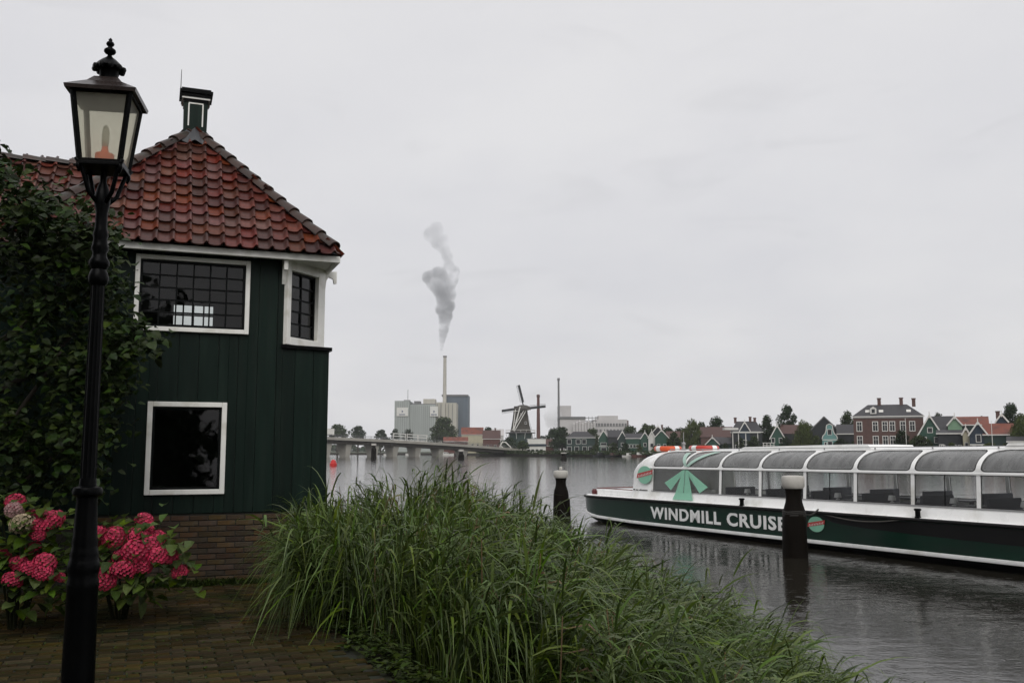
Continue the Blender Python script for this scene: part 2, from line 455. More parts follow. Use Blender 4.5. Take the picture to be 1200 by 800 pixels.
# far bank: one sheet to the horizon with a vertical quay edge
FZ = 0.9
bank = [(190, -60), (125, 90), (98, 180), (72, 268), (45, 352), (20, 392), (-15, 440), (-60, 520), (-150, 560), (-1500, 560)]
FARG = M('far_ground', (0.035, 0.045, 0.02), 0.9, 0.3, 0.05, 0)
fb = MB()
pts = bank + [(-1500, 1600), (1600, 1600), (1600, -60)]
fb.add([(x, y, FZ) for x, y in pts], [tuple(range(len(pts)))][::1])
tag(fb.build('far_shore', FARG), kind='structure')
QUAY = M('quay_timber', (0.035, 0.03, 0.024), 0.8, 0.4, 0.4, 0)
qb = MB()
for a, b in zip(bank[:-1], bank[1:]):
    qb.add([(a[0], a[1], -0.3), (b[0], b[1], -0.3), (b[0], b[1], FZ + 0.05), (a[0], a[1], FZ + 0.05)], [(0, 1, 2, 3)])
tag(qb.build('quay_edge', QUAY), kind='structure')

# ================================================================== GREEN HOUSE
house = empty('wooden_house', (C.x, C.y, GZ), HA)
tag(house, 'dark green boarded house with hipped red pantile roof standing at the water', 'house')
MH = house.matrix_basis.copy() if False else (Matrix.Translation((C.x, C.y, GZ)) @ Matrix.Rotation(HA, 4, 'Z'))
MHI = MH.inverted()
def fac(px, py, yo=0.0):
    """pixel -> local (x, z) on the plane parallel to the facade at local y = yo"""
    p = at_plane(px, py, MH @ Vector((0, yo, 0)), HY)
    q = MHI @ p
    return q.x, q.z
OV = 0.26
exr, ezr = fac(399, 302, -OV)      # fascia right end, bottom-ish
exl, ezl = fac(10, 273, -OV)
EZ = 0.5 * (fac(399, 300, -OV)[1] + fac(123, 281, -OV)[1])     # top of the fascia
W = 4.05
x0w = exl + OV                      # left wall
x1w = 0.0
DEP = (exr - exl) - 2 * OV
zpl = fac(370, 598)[1] + 0.05              # top of the brick plinth
ww = [fac(160, 291), fac(291, 392)]; UW = (ww[0][0], ww[1][0], 0.5 * (fac(160, 386)[1] + fac(289, 393)[1]), EZ - 0.10)
LW = (fac(173, 475)[0], fac(266, 475)[0], fac(220, 579)[1], fac(220, 471)[1])
chx = fac(333, 350)[0]              # where the chamfer starts
zled = fac(382, 407)[1]             # ledge under the chamfer window
chw = -chx
print('HOUSE', C, 'eave', exl, exr, EZ, 'dep', DEP, 'plinth', zpl, 'UW', UW, 'LW', LW, 'ch', chx, zled)
ops = [UW, LW, (chx, 0.01, zled, EZ + 1)]
def cells(x0, x1, z0, z1, ops):
    xs = sorted({x0, x1, *[min(max(v, x0), x1) for o in ops for v in o[:2]]}); zs = sorted({z0, z1, *[min(max(v, z0), z1) for o in ops for v in o[2:]]})
    for a, b in zip(xs[:-1], xs[1:]):
        for c, d in zip(zs[:-1], zs[1:]):
            mx_, mz_ = (a + b) / 2, (c + d) / 2
            if not any(o[0] < mx_ < o[1] and o[2] < mz_ < o[3] for o in ops): yield a, b, c, d
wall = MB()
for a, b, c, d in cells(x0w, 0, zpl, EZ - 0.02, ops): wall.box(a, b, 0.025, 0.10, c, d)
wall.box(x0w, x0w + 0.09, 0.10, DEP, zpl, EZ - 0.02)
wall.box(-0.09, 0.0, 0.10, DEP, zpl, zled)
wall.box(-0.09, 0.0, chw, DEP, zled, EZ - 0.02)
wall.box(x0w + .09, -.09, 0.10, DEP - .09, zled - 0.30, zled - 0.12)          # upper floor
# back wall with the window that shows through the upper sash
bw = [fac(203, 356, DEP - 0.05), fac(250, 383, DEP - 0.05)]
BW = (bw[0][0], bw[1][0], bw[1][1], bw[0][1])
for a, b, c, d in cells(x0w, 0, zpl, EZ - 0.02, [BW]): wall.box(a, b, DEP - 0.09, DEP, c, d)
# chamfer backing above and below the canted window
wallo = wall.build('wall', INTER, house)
# planks
prng = random.Random(11)
def planks_on(x0, x1, ops, z0, z1, parent, fn, pw=0.235):
    x = x0
    while x < x1 - 0.02:
        b = min(x + pw, x1)
        xe = sorted({x, b, *[v for o in ops for v in o[:2] if x + 0.01 < v < b - 0.01]})
        for xa, xb in zip(xe[:-1], xe[1:]):
            mid = (xa + xb) / 2
            zs = [(z0, z1)]
            for o in ops:
                if o[0] < mid < o[1]:
                    nz_ = []
                    for (c, d) in zs:
                        if o[2] > c + .01: nz_.append((c, min(d, o[2])))
                        if o[3] < d - .01: nz_.append((max(c, o[3]), d))
                    zs = nz_
            off = prng.uniform(0, 0.003)
            for c, d in zs:
                if d - c < 0.02: continue
                m = MB(); g = 0.0022
                m.box((xa + g) if xa == x else xa, (xb - g) if xb == b else xb, -off, 0.022, c, d)
                o_ = m.build('plank', GREENW, parent, bevel=0.004)
                fn and fn(o_)
        x = b
planks_on(x0w, -0.001, ops, zpl - 0.05, EZ - 0.03, wallo, None)
# right side planks (turned 90 degrees)
m = MB()
for k in range(int(DEP / 0.235)):
    yy = 0.02 + k * 0.235
    z1_ = EZ - 0.03 if yy > chw else zled
    p = MB(); p.box(0.001, 0.022, yy + .003, yy + .232, zpl - 0.05, z1_); p.build('plank', GREENW, wallo)
for k in range(int(DEP / 0.235)):
    yy = 0.02 + k * 0.235
    p = MB(); p.box(x0w - 0.022, x0w - .001, yy + .003, yy + .232, zpl - 0.05, EZ - .03); p.build('plank', GREENW, wallo)
# plinth of bricks
pb = MB(); pb.box(x0w + 0.012, -0.012, 0.02, DEP, -0.25, zpl - 0.052)
plinth = pb.build('plinth', MORTAR, house)
bl, bh, bj = 0.205, 0.055, 0.012
bmb = MB(); bmb.box(0, bl, 0, 0.09, 0, bh)
bmesh_full = bmb.mesh('brick', BRICK)
bmh = MB(); bmh.box(0, 0.095, 0, 0.09, 0, bh); bmesh_half = bmh.mesh('brick', BRICK)
zz = -0.12; cnum = 0; nb = 0
while zz + bh < zpl - 0.05:
    x = -0.006 - bl if cnum % 2 == 0 else -0.006 - 0.095
    first = cnum % 2 == 1
    while x > x0w:
        m4 = Matrix.Translation((x, 0.008 + prng.uniform(-.004, .004), zz)) @ Matrix.Rotation(prng.uniform(-.01, .01), 4, 'Y')
        if x > -2.75:
            link('brick', bmesh_half if first else bmesh_full, plinth, mat4=m4, bevel=0.004); nb += 1
        first = False
        x -= bl + bj
    zz += bh + bj; cnum += 1
print('bricks', nb)

# windows -----------------------------------------------------------------
def sash_window(o, nx, nz, fr, mat_frame, lattice, name, sill=True):
    xa, xb, za, zb = o
    f = MB()
    f.box(xa, xa + fr, -0.045, 0.05, za, zb); f.box(xb - fr, xb, -0.045, 0.05, za, zb)
    f.box(xa + fr, xb - fr, -0.043, 0.05, zb - fr, zb); f.box(xa + fr, xb - fr, -0.052, 0.05, za, za + fr)
    wnd = f.build(name, mat_frame, house, bevel=0.006)
    s = MB(); t = 0.03
    xi, xj, zi, zj = xa + fr, xb - fr, za + fr, zb - fr
    s.box(xi, xi + t, -0.01, 0.05, zi, zj); s.box(xj - t, xj, -0.01, 0.05, zi, zj)
    s.box(xi + t, xj - t, -0.009, 0.05, zj - t, zj); s.box(xi + t, xj - t, -0.011, 0.05, zi, zi + t)
    s.build('sash', DARKFRAME, wnd)
    xi += t; xj -= t; zi += t; zj -= t
    px_, pz_ = (xj - xi) / nx, (zj - zi) / nz
    for i in range(1, nx):
        b = MB(); b.box(xi + i * px_ - .009, xi + i * px_ + .009, 0.0, 0.034, zi, zj); b.build('glazing_bar', DARKFRAME, wnd)
    for j in range(1, nz):
        b = MB(); b.box(xi, xj, 0.002, 0.032, zi + j * pz_ - .009, zi + j * pz_ + .009); b.build('glazing_bar', DARKFRAME, wnd)
    for i in range(nx):
        for j in range(nz):
            a = prng.uniform(-.0012, .0012); c = prng.uniform(-.0012, .0012)
            g = MB(); X0, X1, Z0, Z1 = xi + i * px_, xi + (i + 1) * px_, zi + j * pz_, zi + (j + 1) * pz_
            g.add([(X0, 0.018 - a - c, Z0), (X1, 0.018 + a - c, Z0), (X1, 0.018 + a + c, Z1), (X0, 0.018 - a + c, Z1)], [(0, 1, 2, 3)])
            g.build('pane', GLASS, wnd)
    return wnd
tag(sash_window(UW, 6, 5, 0.055, WHITE, True, 'window'), 'wide small-paned window under the eaves')
tag(sash_window(LW, 1, 1, 0.06, WHITE, False, 'window'), 'single dark pane in a white frame')
# back window bars seen through
xi, xj, zi, zj = BW
f = MB()
for i in range(5):
    xx = xi + (xj - xi) * i / 4; f.box(xx - .012, xx + .012, DEP - .06, DEP - .02, zi, zj)
for zt in (zi, (zi + zj) / 2, zj): f.box(xi, xj, DEP - .058, DEP - .022, zt - .012, zt + .012)
f.build('back_window', DARKFRAME, house)
# canted corner window: plane from (chx,0) to (0,chw)
ch_l = math.hypot(chx, chw)
mch = Matrix.Translation((chx, 0.0, 0)) @ Matrix.Rotation(math.atan2(chw, -chx), 4, 'Z')
def chbuild(mb, name, mat, parent=None, bevel=0): return mb.xform(mch).build(name, mat, parent or house, bevel=bevel)
za, zb = zled + 0.02, EZ - 0.03
f = MB(); fr = 0.075
f.box(0, fr, -0.06, 0.06, za, zb); f.box(ch_l - 0.15, ch_l, -0.06, 0.06, za, zb)
f.box(fr, ch_l - .15, -0.065, 0.06, za, za + 0.10); f.box(fr, ch_l - .15, -0.058, 0.06, zb - 0.14, zb)
cw = chbuild(f, 'window', WHITE, bevel=0.006); tag(cw, 'narrow canted corner window with small panes')
s = MB(); xi, xj, zi, zj = fr, ch_l - .15, za + .10, zb - .14; t = 0.03
s.box(xi, xi + t, 0.0, 0.05, zi, zj); s.box(xj - t, xj, 0.0, 0.05, zi, zj); s.box(xi + t, xj - t, .001, .05, zj - t, zj); s.box(xi + t, xj - t, -.001, .05, zi, zi + t)
chbuild(s, 'sash', DARKFRAME, cw)
xi += t; xj -= t; zi += t; zj -= t
b = MB(); b.box((xi + xj) / 2 - .009, (xi + xj) / 2 + .009, .005, .04, zi, zj); chbuild(b, 'glazing_bar', DARKFRAME, cw)
for j in range(1, 5):
    zq = zi + (zj - zi) * j / 5
    b = MB(); b.box(xi, xj, .007, .038, zq - .009, zq + .009); chbuild(b, 'glazing_bar', DARKFRAME, cw)
for i in range(2):
    for j in range(5):
        X0 = xi + (xj - xi) * i / 2; X1 = xi + (xj - xi) * (i + 1) / 2; Z0 = zi + (zj - zi) * j / 5; Z1 = zi + (zj - zi) * (j + 1) / 5
        g = MB(); a = prng.uniform(-.004, .004); g.add([(X0, .02 + a, Z0), (X1, .02 - a, Z0), (X1, .02 - a, Z1), (X0, .02 + a, Z1)], [(0, 1, 2, 3)]); chbuild(g, 'pane', GLASS, cw)
# ledge over the lower corner
l = MB(); l.prism([(chx - 0.03, -0.05, zled - 0.03), (0.05, -0.05, zled - 0.05), (0.05, chw + .03, zled - 0.05), (-0.02, chw + .03, zled - .02)], (0, 0, 0.045))
l.build('corner_ledge', BLACK, house)
# fascia, soffit, brackets
f = MB(); xl, xr = exl, exr
fh = 0.085
f.box(xl, xr, -OV - 0.0, -OV + 0.05, EZ - fh, EZ)
f.box(xr - 0.05, xr - .001, -OV + 0.05, DEP + OV, EZ - fh, EZ)
f.box(xl + .001, xl + 0.05, -OV + 0.05, DEP + OV, EZ - fh, EZ)
f.build('fascia', WHITE, house, bevel=0.008)
sfm = MB(); sfm.box(xl + 0.05, xr - 0.05, -OV + 0.05, 0.0, EZ - 0.045, EZ - 0.02); sfm.box(0.0, xr - 0.05, 0.0, DEP + OV, EZ - 0.045, EZ - 0.02)
sfm.box(chx, 0, 0.0, chw, EZ - 0.045, EZ - 0.02)
sfm.build('soffit', WHITE, house)
def bracket(x, y, ang, nm='eave_bracket'):
    b = MB()
    pts = [(0, 0), (0.20, 0), (0.20, -0.16), (0.165, -0.17), (0.15, -0.10), (0.09, -0.08), (0.06, -0.13), (0.045, -0.26), (0.02, -0.32), (0, -0.30)]
    b.prism([(u, -0.025, v) for u, v in pts], (0, 0.05, 0))
    b.xform(Matrix.Translation((x, y, EZ - 0.047)) @ Matrix.Rotation(ang, 4, 'Z'))
    b.build(nm, WHITE, house)
bracket(0.0, chw + 0.02, 0.0); bracket(chx - 0.01, -0.0, -math.pi / 2)
# soffit shield board behind the bracket
# tower roof ----------------------------------------------------------------
EW = xr - xl                     # eave width (square plan)
half = EW / 2
apx = at_plane(228, 157, MH @ Vector((0, -OV + half, 0)), HY); apl = MHI @ apx
RISE = apl.z - EZ
print('ROOF width', EW, 'apex', apl, 'mid', (xl + xr) / 2, 'rise', RISE)
AP = Vector((apl.x, -OV + half, EZ + RISE))
zr = EZ + 0.015
cor = [Vector((xl + .03, -OV - .03, zr)), Vector((xr - .05, -OV - .03, zr)), Vector((xr - .05, DEP + OV + .03, zr)), Vector((xl + .03, DEP + OV + .03, zr))]
rm = MB()
for i in range(4): rm.add([cor[i], cor[(i + 1) % 4], AP - Vector((0, 0, .03))], [(0, 1, 2)])
roof = rm.build('roof', LEAD, house)
TW, TL, TG = 0.195, 0.30, 0.222
prof = [(0, .036), (.012, .014), (.035, .003), (.08, -.002), (.125, 0.0), (.150, .006), (.166, .034), (.186, .052), (.206, .040)]
def tile_mb(rs):
    m = MB(); lift = 0.036
    bot = [(u, -0.004 * math.sin(math.pi * min(1, u / .18)), nn + lift) for u, nn in prof]; topr = [(u, TL, nn) for u, nn in prof]; lip = [(u, v + .001, nn - .02) for u, v, nn in bot]
    m.grid([lip, bot, topr]); return m
tmb = tile_mb(None)
tmesh = tmb.mesh('tile', TILE, True); tmesh.set_sharp_from_angle(angle=R(50))
def tile_plane(o, U, V, length_u, rows, lim, parent, single, maxn=999, skip=None):
    """tiles on a slope. o origin (eave left), U along eave, V up slope; lim(v)->(u0,u1)"""
    N = U.cross(V).normalized()
    base = Matrix(((U.x, V.x, N.x, o.x), (U.y, V.y, N.y, o.y), (U.z, V.z, N.z, o.z), (0, 0, 0, 1)))
    joint = MB(); cnt = 0
    for r in range(rows):
        v = r * TG - 0.05
        k = int(math.floor(lim(v)[0] / TW)) - 1
        while k * TW < lim(v)[1]:
            u = k * TW
            k += 1
            c = [lim(max(0, v)), lim(v + TG)]
            lo, hi = min(c[0][0], c[1][0]), max(c[0][1], c[1][1])
            if u + TW < lo or u > hi: continue
            if skip and skip(u + TW / 2, v): continue
            m4 = base @ Matrix.Translation((u + prng.uniform(-.004, .004), v + prng.uniform(-.008, .008), 0.012 + prng.uniform(-.004, .006))) @ Matrix.Rotation(prng.uniform(-.02, .02), 4, 'Z') @ Matrix.Rotation(prng.uniform(-.015, .015), 4, 'X')
            inside = all(lim(vv)[0] <= uu <= lim(vv)[1] for vv in (v, v + TL) for uu in (u, u + .21))
            if not single:
                if lim(v + TG / 2)[0] < u + TW / 2 < lim(v + TG / 2)[1]: joint.add([m4 @ Vector(q) for q in tmb.v], tmb.f)
                continue
            if inside:
                link('tile', tmesh, parent, mat4=m4); cnt += 1
            else:
                bm2 = bmesh.new(); bm2.from_mesh(tmesh)
                for side in (0, 1):
                    (a0, a1) = (lim(0)[side], lim(1.0)[side])
                    # hip line passes (a0,0)-(a1,1) in plane coords -> tile coords subtract (u,v)
                    dirv = Vector((a1 - a0, 1.0, 0)).normalized(); nrm = Vector((dirv.y, -dirv.x, 0)) * (1 if side else -1)
                    bmesh.ops.bisect_plane(bm2, geom=bm2.verts[:] + bm2.edges[:] + bm2.faces[:], plane_co=Vector((a0 - u, -v, 0)), plane_no=nrm, clear_outer=True)
                if len(bm2.faces) > 0:
                    me = bpy.data.meshes.new('tile'); bm2.to_mesh(me); me.materials.append(TILE) if not me.materials else None
                    link('tile', me, parent, mat4=m4); cnt += 1
                bm2.free()
    if joint.v: tag(joint.build('tile_field', TILE2, parent, smooth=True), kind='stuff')
    return cnt
TILE2 = M('clay_tile_field', (0.100, 0.020, 0.009), 0.36, 0.35, 9, 0.35, 35, island=0.38, col2=(0.032, 0.025, 0.023), c2amt=0.34, c2scale=3.2)
tot = 0
for i in range(4):
    a, b = cor[i], cor[(i + 1) % 4]
    U = (b - a).normalized(); lu = (b - a).length
    t = (AP - a).dot(U); foot = a + U * t; V = (AP - foot); sl = V.length; V.normalize()
    def lim(v, t=t, lu=lu, sl=sl): return (t * v / sl, lu - (lu - t) * v / sl)
    tot += tile_plane(a, U, V, lu, int(sl / TG) + 1, lim, roof, i == 0)
print('tiles', tot, 'rows', sl / TG)
# ridge caps along the hips
rl = 0.36
rc = MB(); nseg = 7
ra = []; rb_ = []; rlip = []
for k in range(nseg):
    a = math.pi * k / (nseg - 1)
    ra.append((0.105 * math.cos(a), 0, 0.085 * math.sin(a))); rb_.append((0.085 * math.cos(a), rl, 0.066 * math.sin(a))); rlip.append((0.085 * math.cos(a), 0.001, 0.066 * math.sin(a)))
rc.grid([rlip, ra, rb_])
rmesh = rc.mesh('ridge_tile', RIDGE, True); rmesh.set_sharp_from_angle(angle=R(50))
def ridge_line(a, b, parent, gauge=0.29, start=0.0):
    a, b = Vector(a), Vector(b); d = (b - a); ln = d.length; d.normalize()
    x = d.cross(Vector((0, 0, 1))).normalized(); zt = x.cross(d)
    k = start
    while k < ln - 0.12:
        p = a + d * k + zt * (0.02)
        jx = prng.uniform(-.03, .03)
        m4 = Matrix(((x.x, d.x, zt.x, p.x), (x.y, d.y, zt.y, p.y), (x.z, d.z, zt.z, p.z), (0, 0, 0, 1))) @ Matrix.Rotation(jx, 4, 'Z') @ Matrix.Rotation(0.05, 4, 'X').inverted()
        link('ridge_tile', rmesh, parent, mat4=m4)
        k += gauge
for i in range(4): ridge_line(cor[i] + Vector((0, 0, 0.04)), AP + Vector((0, 0, 0.03)), roof, start=0.07)
# lead cap at the apex
lc = MB()
for k in range(10):
    a0, a1 = 2 * math.pi * k / 10, 2 * math.pi * (k + .5) / 10; a2 = 2 * math.pi * (k + 1) / 10
    def pt(a, r, z): return AP + Vector((r * math.cos(a), r * math.sin(a), z))
    lc.add([pt(a0, .1, .09), pt(a1, .1, .11), pt(a1, .37, -.20), pt(a0, .33, -.24)], [(0, 1, 2, 3)])
    lc.add([pt(a1, .1, .11), pt(a2, .1, .09), pt(a2, .33, -.24), pt(a1, .37, -.20)], [(0, 1, 2, 3)])
lc.build('lead_cap', LEAD, roof)
# chimney
mpp = (MH @ AP).y / FPX
ch = MB(); cw_ = 0.155; c0 = AP.z - .1; c1 = AP.z + 44 * mpp
ch.add([(AP.x - cw_, AP.y - cw_, c0), (AP.x + cw_, AP.y - cw_, c0), (AP.x + cw_, AP.y + cw_, c0), (AP.x - cw_, AP.y + cw_, c0),
        (AP.x - cw_ * 1.06, AP.y - cw_ * 1.06, c1), (AP.x + cw_ * 1.06, AP.y - cw_ * 1.06, c1), (AP.x + cw_ * 1.06, AP.y + cw_ * 1.06, c1), (AP.x - cw_ * 1.06, AP.y + cw_ * 1.06, c1)],
       [(0,3,2,1),(4,5,6,7),(0,1,5,4),(1,2,6,5),(2,3,7,6),(3,0,4,7)])
chm = ch.build('chimney', GREENW, house)
tr = MB()
for sx in (-1, 1):
    tr.box(AP.x + sx * .095 - .009, AP.x + sx * .095 + .009, AP.y - cw_ * 1.09, AP.y - cw_ * .9, c0 + .16, c1 - .14)
tr.box(AP.x - .10, AP.x + .10, AP.y - cw_ * 1.095, AP.y - cw_ * .9, c1 - .14, c1 - .122)
tr.box(AP.x - .19, AP.x + .19, AP.y - .19, AP.y + .19, c1 - .07, c1 - .045)
tr.build('trim', WHITE, chm)
cp = MB()
for (hw, za_, zb_) in ((.17, c1 - .12, c1 - .07), (.20, c1 - .045, c1 + .01), (.225, c1 + .01, c1 + .05), (.20, c1 + .05, c1 + .08)):
    cp.box(AP.x - hw, AP.x + hw, AP.y - hw, AP.y + hw, za_, zb_)
cp.build('cap', BLACK, chm)
an = MB(); an.tube([(AP.x - .215, AP.y - .2, c1 - .1), (AP.x - .213, AP.y - .2, c1 + .33)], [0.008, .004], 6); an.build('antenna', BLACK, chm)

# wing to the left ------------------------------------------------------------
wy = AP.y + 0.3
pr = MHI @ at_plane(50, 193, MH @ Vector((0, wy, 0)), HY)
WR = pr.z; wrun = 1.5; wrise = wrun * 0.95
we = Vector((x0w - 4.5, wy - wrun, WR - wrise))
wxr = AP.x - 0.5
wd = MB()
wd.add([(x0w - 4.5, wy - wrun, WR - wrise), (wxr, wy - wrun, WR - wrise), (wxr, wy, WR - .02), (x0w - 4.5, wy, WR - .02), (x0w - 4.5, wy + wrun, WR - wrise), (wxr, wy + wrun, WR - wrise)], [(0, 1, 2, 3), (3, 2, 5, 4)])
wroof = wd.build('wing_roof', LEAD, house)
U = Vector((1, 0, 0)); V = Vector((0, wrun, wrise)); sl = V.length; V.normalize()
lux = wxr - (x0w - 4.5)
def tower_left(u, v):
    p = we + U * u + V * v
    if p.x < cor[0].x: return False
    return p.z < cor[0].z + (AP.z - cor[0].z) * min((p.x - cor[0].x) / (AP.x - cor[0].x), (p.y - cor[0].y) / (AP.y - cor[0].y)) - 0.12
nw = tile_plane(we, U, V, lux, int(sl / TG) + 1, lambda v: (0, lux) if v < sl else (0, lux), wroof, True, skip=lambda u, v: tower_left(u, v) or v > sl - 0.12 or (we + U * u).x < -6.6)
print('wing tiles', nw)
ridge_line((x0w - 4.5, wy, WR + .02), (wxr, wy, WR + .02), wroof)
wl = MB(); wl.box(x0w - 4.4, x0w - 0.025, wy - wrun + 0.2, wy + wrun - .2, 0, WR - wrise)
wl.build('wing_wall', GREENW, house)
# ================================================================== STREET LAMP
LY = 4.5
def lz(py, px=110): return at_y(px, py, LY).z - GZ
lb = at_y(92, 790, LY)
lamp = empty('street_lamp', (at_y(105, 527, LY).x, LY, GZ), R(11))
tag(lamp, 'black cast iron street lamp with four-sided frosted lantern beside the hydrangeas', 'street lamp')
zb = lambda py: lz(py)
# post sections (radius, height) read off the photograph
base = MB()
base.lathe([(0.1080, 0.0), (0.1080, 0.06), (0.0920, 0.08), (0.0864, 0.12), (0.0784, 0.16), (0.0736, 0.5), (0.0688, zb(690)), (0.0704, zb(688)), (0.0704, zb(680)),
            (0.0648, zb(676)), (0.0696, zb(668)), (0.0720, zb(663)), (0.0672, zb(657)), (0.0624, zb(654)), (0.0640, zb(649)), (0.0592, zb(643)), (0.0560, zb(640)), (0.0584, zb(634)), (0.0536, zb(628)),
            (0.0496, zb(600)), (0.0464, zb(586)), (0.0480, zb(582))], 20)
base.build('base', BLACK, lamp, smooth=True, angle=40)
col = MB()
col.lathe([(0.0480, zb(582)), (0.0656, zb(579)), (0.0688, zb(575)), (0.0624, zb(571)), (0.0400, zb(569)), (0.0368, zb(560))], 20)
col.build('collar', BLACK, lamp, smooth=True, angle=40)
po = MB()
# fluted shaft
def fl(r, z, n=24, d=0.004):
    return [((r - (d if k % 2 else 0)) * math.cos(2 * math.pi * k / n), (r - (d if k % 2 else 0)) * math.sin(2 * math.pi * k / n), z) for k in range(n)]
po.grid([fl(0.0368, zb(561)), fl(0.0344, zb(450)), fl(0.0320, zb(335))], closed=True)
po.lathe([(0.0320, zb(335)), (0.0440, zb(331)), (0.0480, zb(326)), (0.0416, zb(320)), (0.0336, zb(316)), (0.0464, zb(311)), (0.0480, zb(307)), (0.0360, zb(302)), (0.0320, zb(297)), (0.0416, zb(292)), (0.0360, zb(287)),
          (0.0320, zb(280)), (0.0368, zb(276)), (0.0288, zb(268)), (0.0272, zb(250)), (0.0360, zb(240)), (0.0384, zb(232)), (0.0288, zb(222)), (0.0160, zb(214)), (0.0144, zb(196))], 20)
po.build('post', BLACK, lamp, smooth=True, angle=40)
br = MB()
for k in range(4):
    a = math.pi / 4 + k * math.pi / 2
    d = Vector((math.cos(a), math.sin(a), 0))
    br.tube([d * 0.02 + Vector((0, 0, zb(240))), d * 0.075 + Vector((0, 0, zb(228))), d * 0.10 + Vector((0, 0, zb(212))), d * 0.12 + Vector((0, 0, zb(200))), d * 0.15 + Vector((0, 0, zb(193)))], 0.011, 8)
br.build('bracket', BLACK, lamp, smooth=True)
# lantern: bottom half-width hb at z0, top ht at z1
z0, z1 = zb(193), zb(117)
hb, ht = 0.092, 0.130
lant = MB()
lant.box(-hb - .012, hb + .012, -hb - .012, hb + .012, z0 - .03, z0 - .012)
lant.box(-hb, hb, -hb, hb, z0 - .012, z0 - .002) if False else None
def sq(h, z): return [Vector((-h, -h, z)), Vector((h, -h, z)), Vector((h, h, z)), Vector((-h, h, z))]
B0, T0 = sq(hb, z0 - .01), sq(ht, z1)
for k in range(4):
    lant.bar(B0[k], T0[k], 0.022, 0.022, up=(B0[k].x, B0[k].y, 0))
    lant.bar(B0[k], B0[(k + 1) % 4], 0.02, 0.024); lant.bar(T0[k], T0[(k + 1) % 4], 0.022, 0.03)
lantern = lant.build('lantern', BLACK, lamp, bevel=0.003)
# scrolls hanging under the lantern corners
for k in range(4):
    sc_ = MB()
    p = B0[k]; sc_.tube([p, p * 1.06 + Vector((0, 0, -.03)) - Vector((0, 0, p.z * .06)), Vector((p.x * .98, p.y * .98, p.z - .055))], [.012, .010, .006], 6)
    sc_.build('corner_drop', BLACK, lantern, smooth=True)
# frosted panes
def frosted():
    m, nt = nt_new('frosted_glass'); L = nt.links.new
    out = nt.nodes.new('ShaderNodeOutputMaterial')
    tl = nt.nodes.new('ShaderNodeBsdfTranslucent'); tl.inputs[0].default_value = (0.92, 0.90, 0.78, 1)
    tp = nt.nodes.new('ShaderNodeBsdfTransparent'); tp.inputs[0].default_value = (0.92, 0.90, 0.80, 1)
    gl = nt.nodes.new('ShaderNodeBsdfPrincipled'); gl.inputs['Base Color'].default_value = (0.5, 0.5, 0.45, 1); gl.inputs['Roughness'].default_value = 0.25
    a = nt.nodes.new('ShaderNodeMixShader'); a.inputs[0].default_value = 0.22
    b = nt.nodes.new('ShaderNodeMixShader'); b.inputs[0].default_value = 0.12
    t = nt.nodes.new('ShaderNodeTexCoord'); nz = nt.nodes.new('ShaderNodeTexNoise'); nz.inputs['Scale'].default_value = 9
    L(t.outputs['Object'], nz.inputs['Vector'])
    mr = nt.nodes.new('ShaderNodeMapRange'); mr.inputs[3].default_value = 0.55; mr.inputs[4].default_value = 0.75; L(nz.outputs['Fac'], mr.inputs[0]); L(mr.outputs[0], a.inputs[0])
    L(tl.outputs[0], a.inputs[1]); L(tp.outputs[0], a.inputs[2]); L(a.outputs[0], b.inputs[1]); L(gl.outputs[0], b.inputs[2]); L(b.outputs[0], out.inputs['Surface'])
    return m
FROST = frosted()
for k in range(4):
    g = MB(); a, b, c, d = B0[k], B0[(k + 1) % 4], T0[(k + 1) % 4], T0[k]
    g.add([a * 1 + (b - a) * .03, b + (a - b) * .03, c + (d - c) * .03, d + (c - d) * .03], [(0, 1, 2, 3)]); g.build('pane', FROST, lantern)
# roof of the lantern, slightly belled with an eave
ROOFM = M('lantern_roof_paint', (0.030, 0.022, 0.020), 0.28, 0.3, 10, 0.2, 40, spec=0.4)
lr = MB()
rws = []
for h, z in ((ht + .03, z1 - .005), (ht + .034, z1 + .012), (ht * .62, z1 + .066), (.055, z1 + .098)):
    s_ = sq(h, z); rws.append(s_)
lr.grid(rws, closed=True); lr.add(sq(ht + .03, z1 - .005), [(3, 2, 1, 0)])
lro = lr.build('lantern_roof', ROOFM, lamp)
zt = z1 + .098
v = MB()
v.lathe([(.054, zt - .03), (.052, zt - .005), (.044, zt), (.044, zt + .05), (.048, zt + .054), (.070, zt + .058), (.073, zt + .064), (.058, zt + .084), (.036, zt + .105), (.016, zt + .12), (.011, zt + .128)], 16)
for k in range(10):
    a = 2 * math.pi * k / 10; v.lathe([(.012, 0), (.016, .012), (.012, .024)], 6, (.066 * math.cos(a), .066 * math.sin(a), zt + .047))
    v.lathe([(.010, 0), (.02, .014), (.012, .03)], 6, (.056 * math.cos(a), .056 * math.sin(a), zt - .040))
v.build('vent', BLACK, lamp, smooth=True, angle=45)
fn = MB(); fn.lathe([(.010, zt + .12), (.010, zt + .136), (.022, zt + .140), (.029, zt + .150), (.027, zt + .160), (.014, zt + .170), (.009, zt + .176), (.016, zt + .182), (.020, zt + .190), (.015, zt + .200), (.007, zt + .205), (.010, zt + .212), (.002, zt + .222)], 14)
fn.build('finial', BLACK, lamp, smooth=True)
sk = MB(); sk.lathe([(.045, z0 + .0), (.045, z0 + .052), (.02, z0 + .056), (.014, z0 + .09)], 14)
sk.build('lamp_socket', M('orange_ceramic', (0.75, 0.11, 0.012), 0.5, 0.1), lantern, smooth=True, angle=40)
bu = MB(); bu.lathe([(.014, z0 + .09), (.018, z0 + .12), (.018, z0 + .16), (.012, z0 + .19), (.003, z0 + .2)], 12)
bu.build('bulb', M('milky_bulb', (0.5, 0.52, 0.45), 0.3, 0.05), lantern, smooth=True)

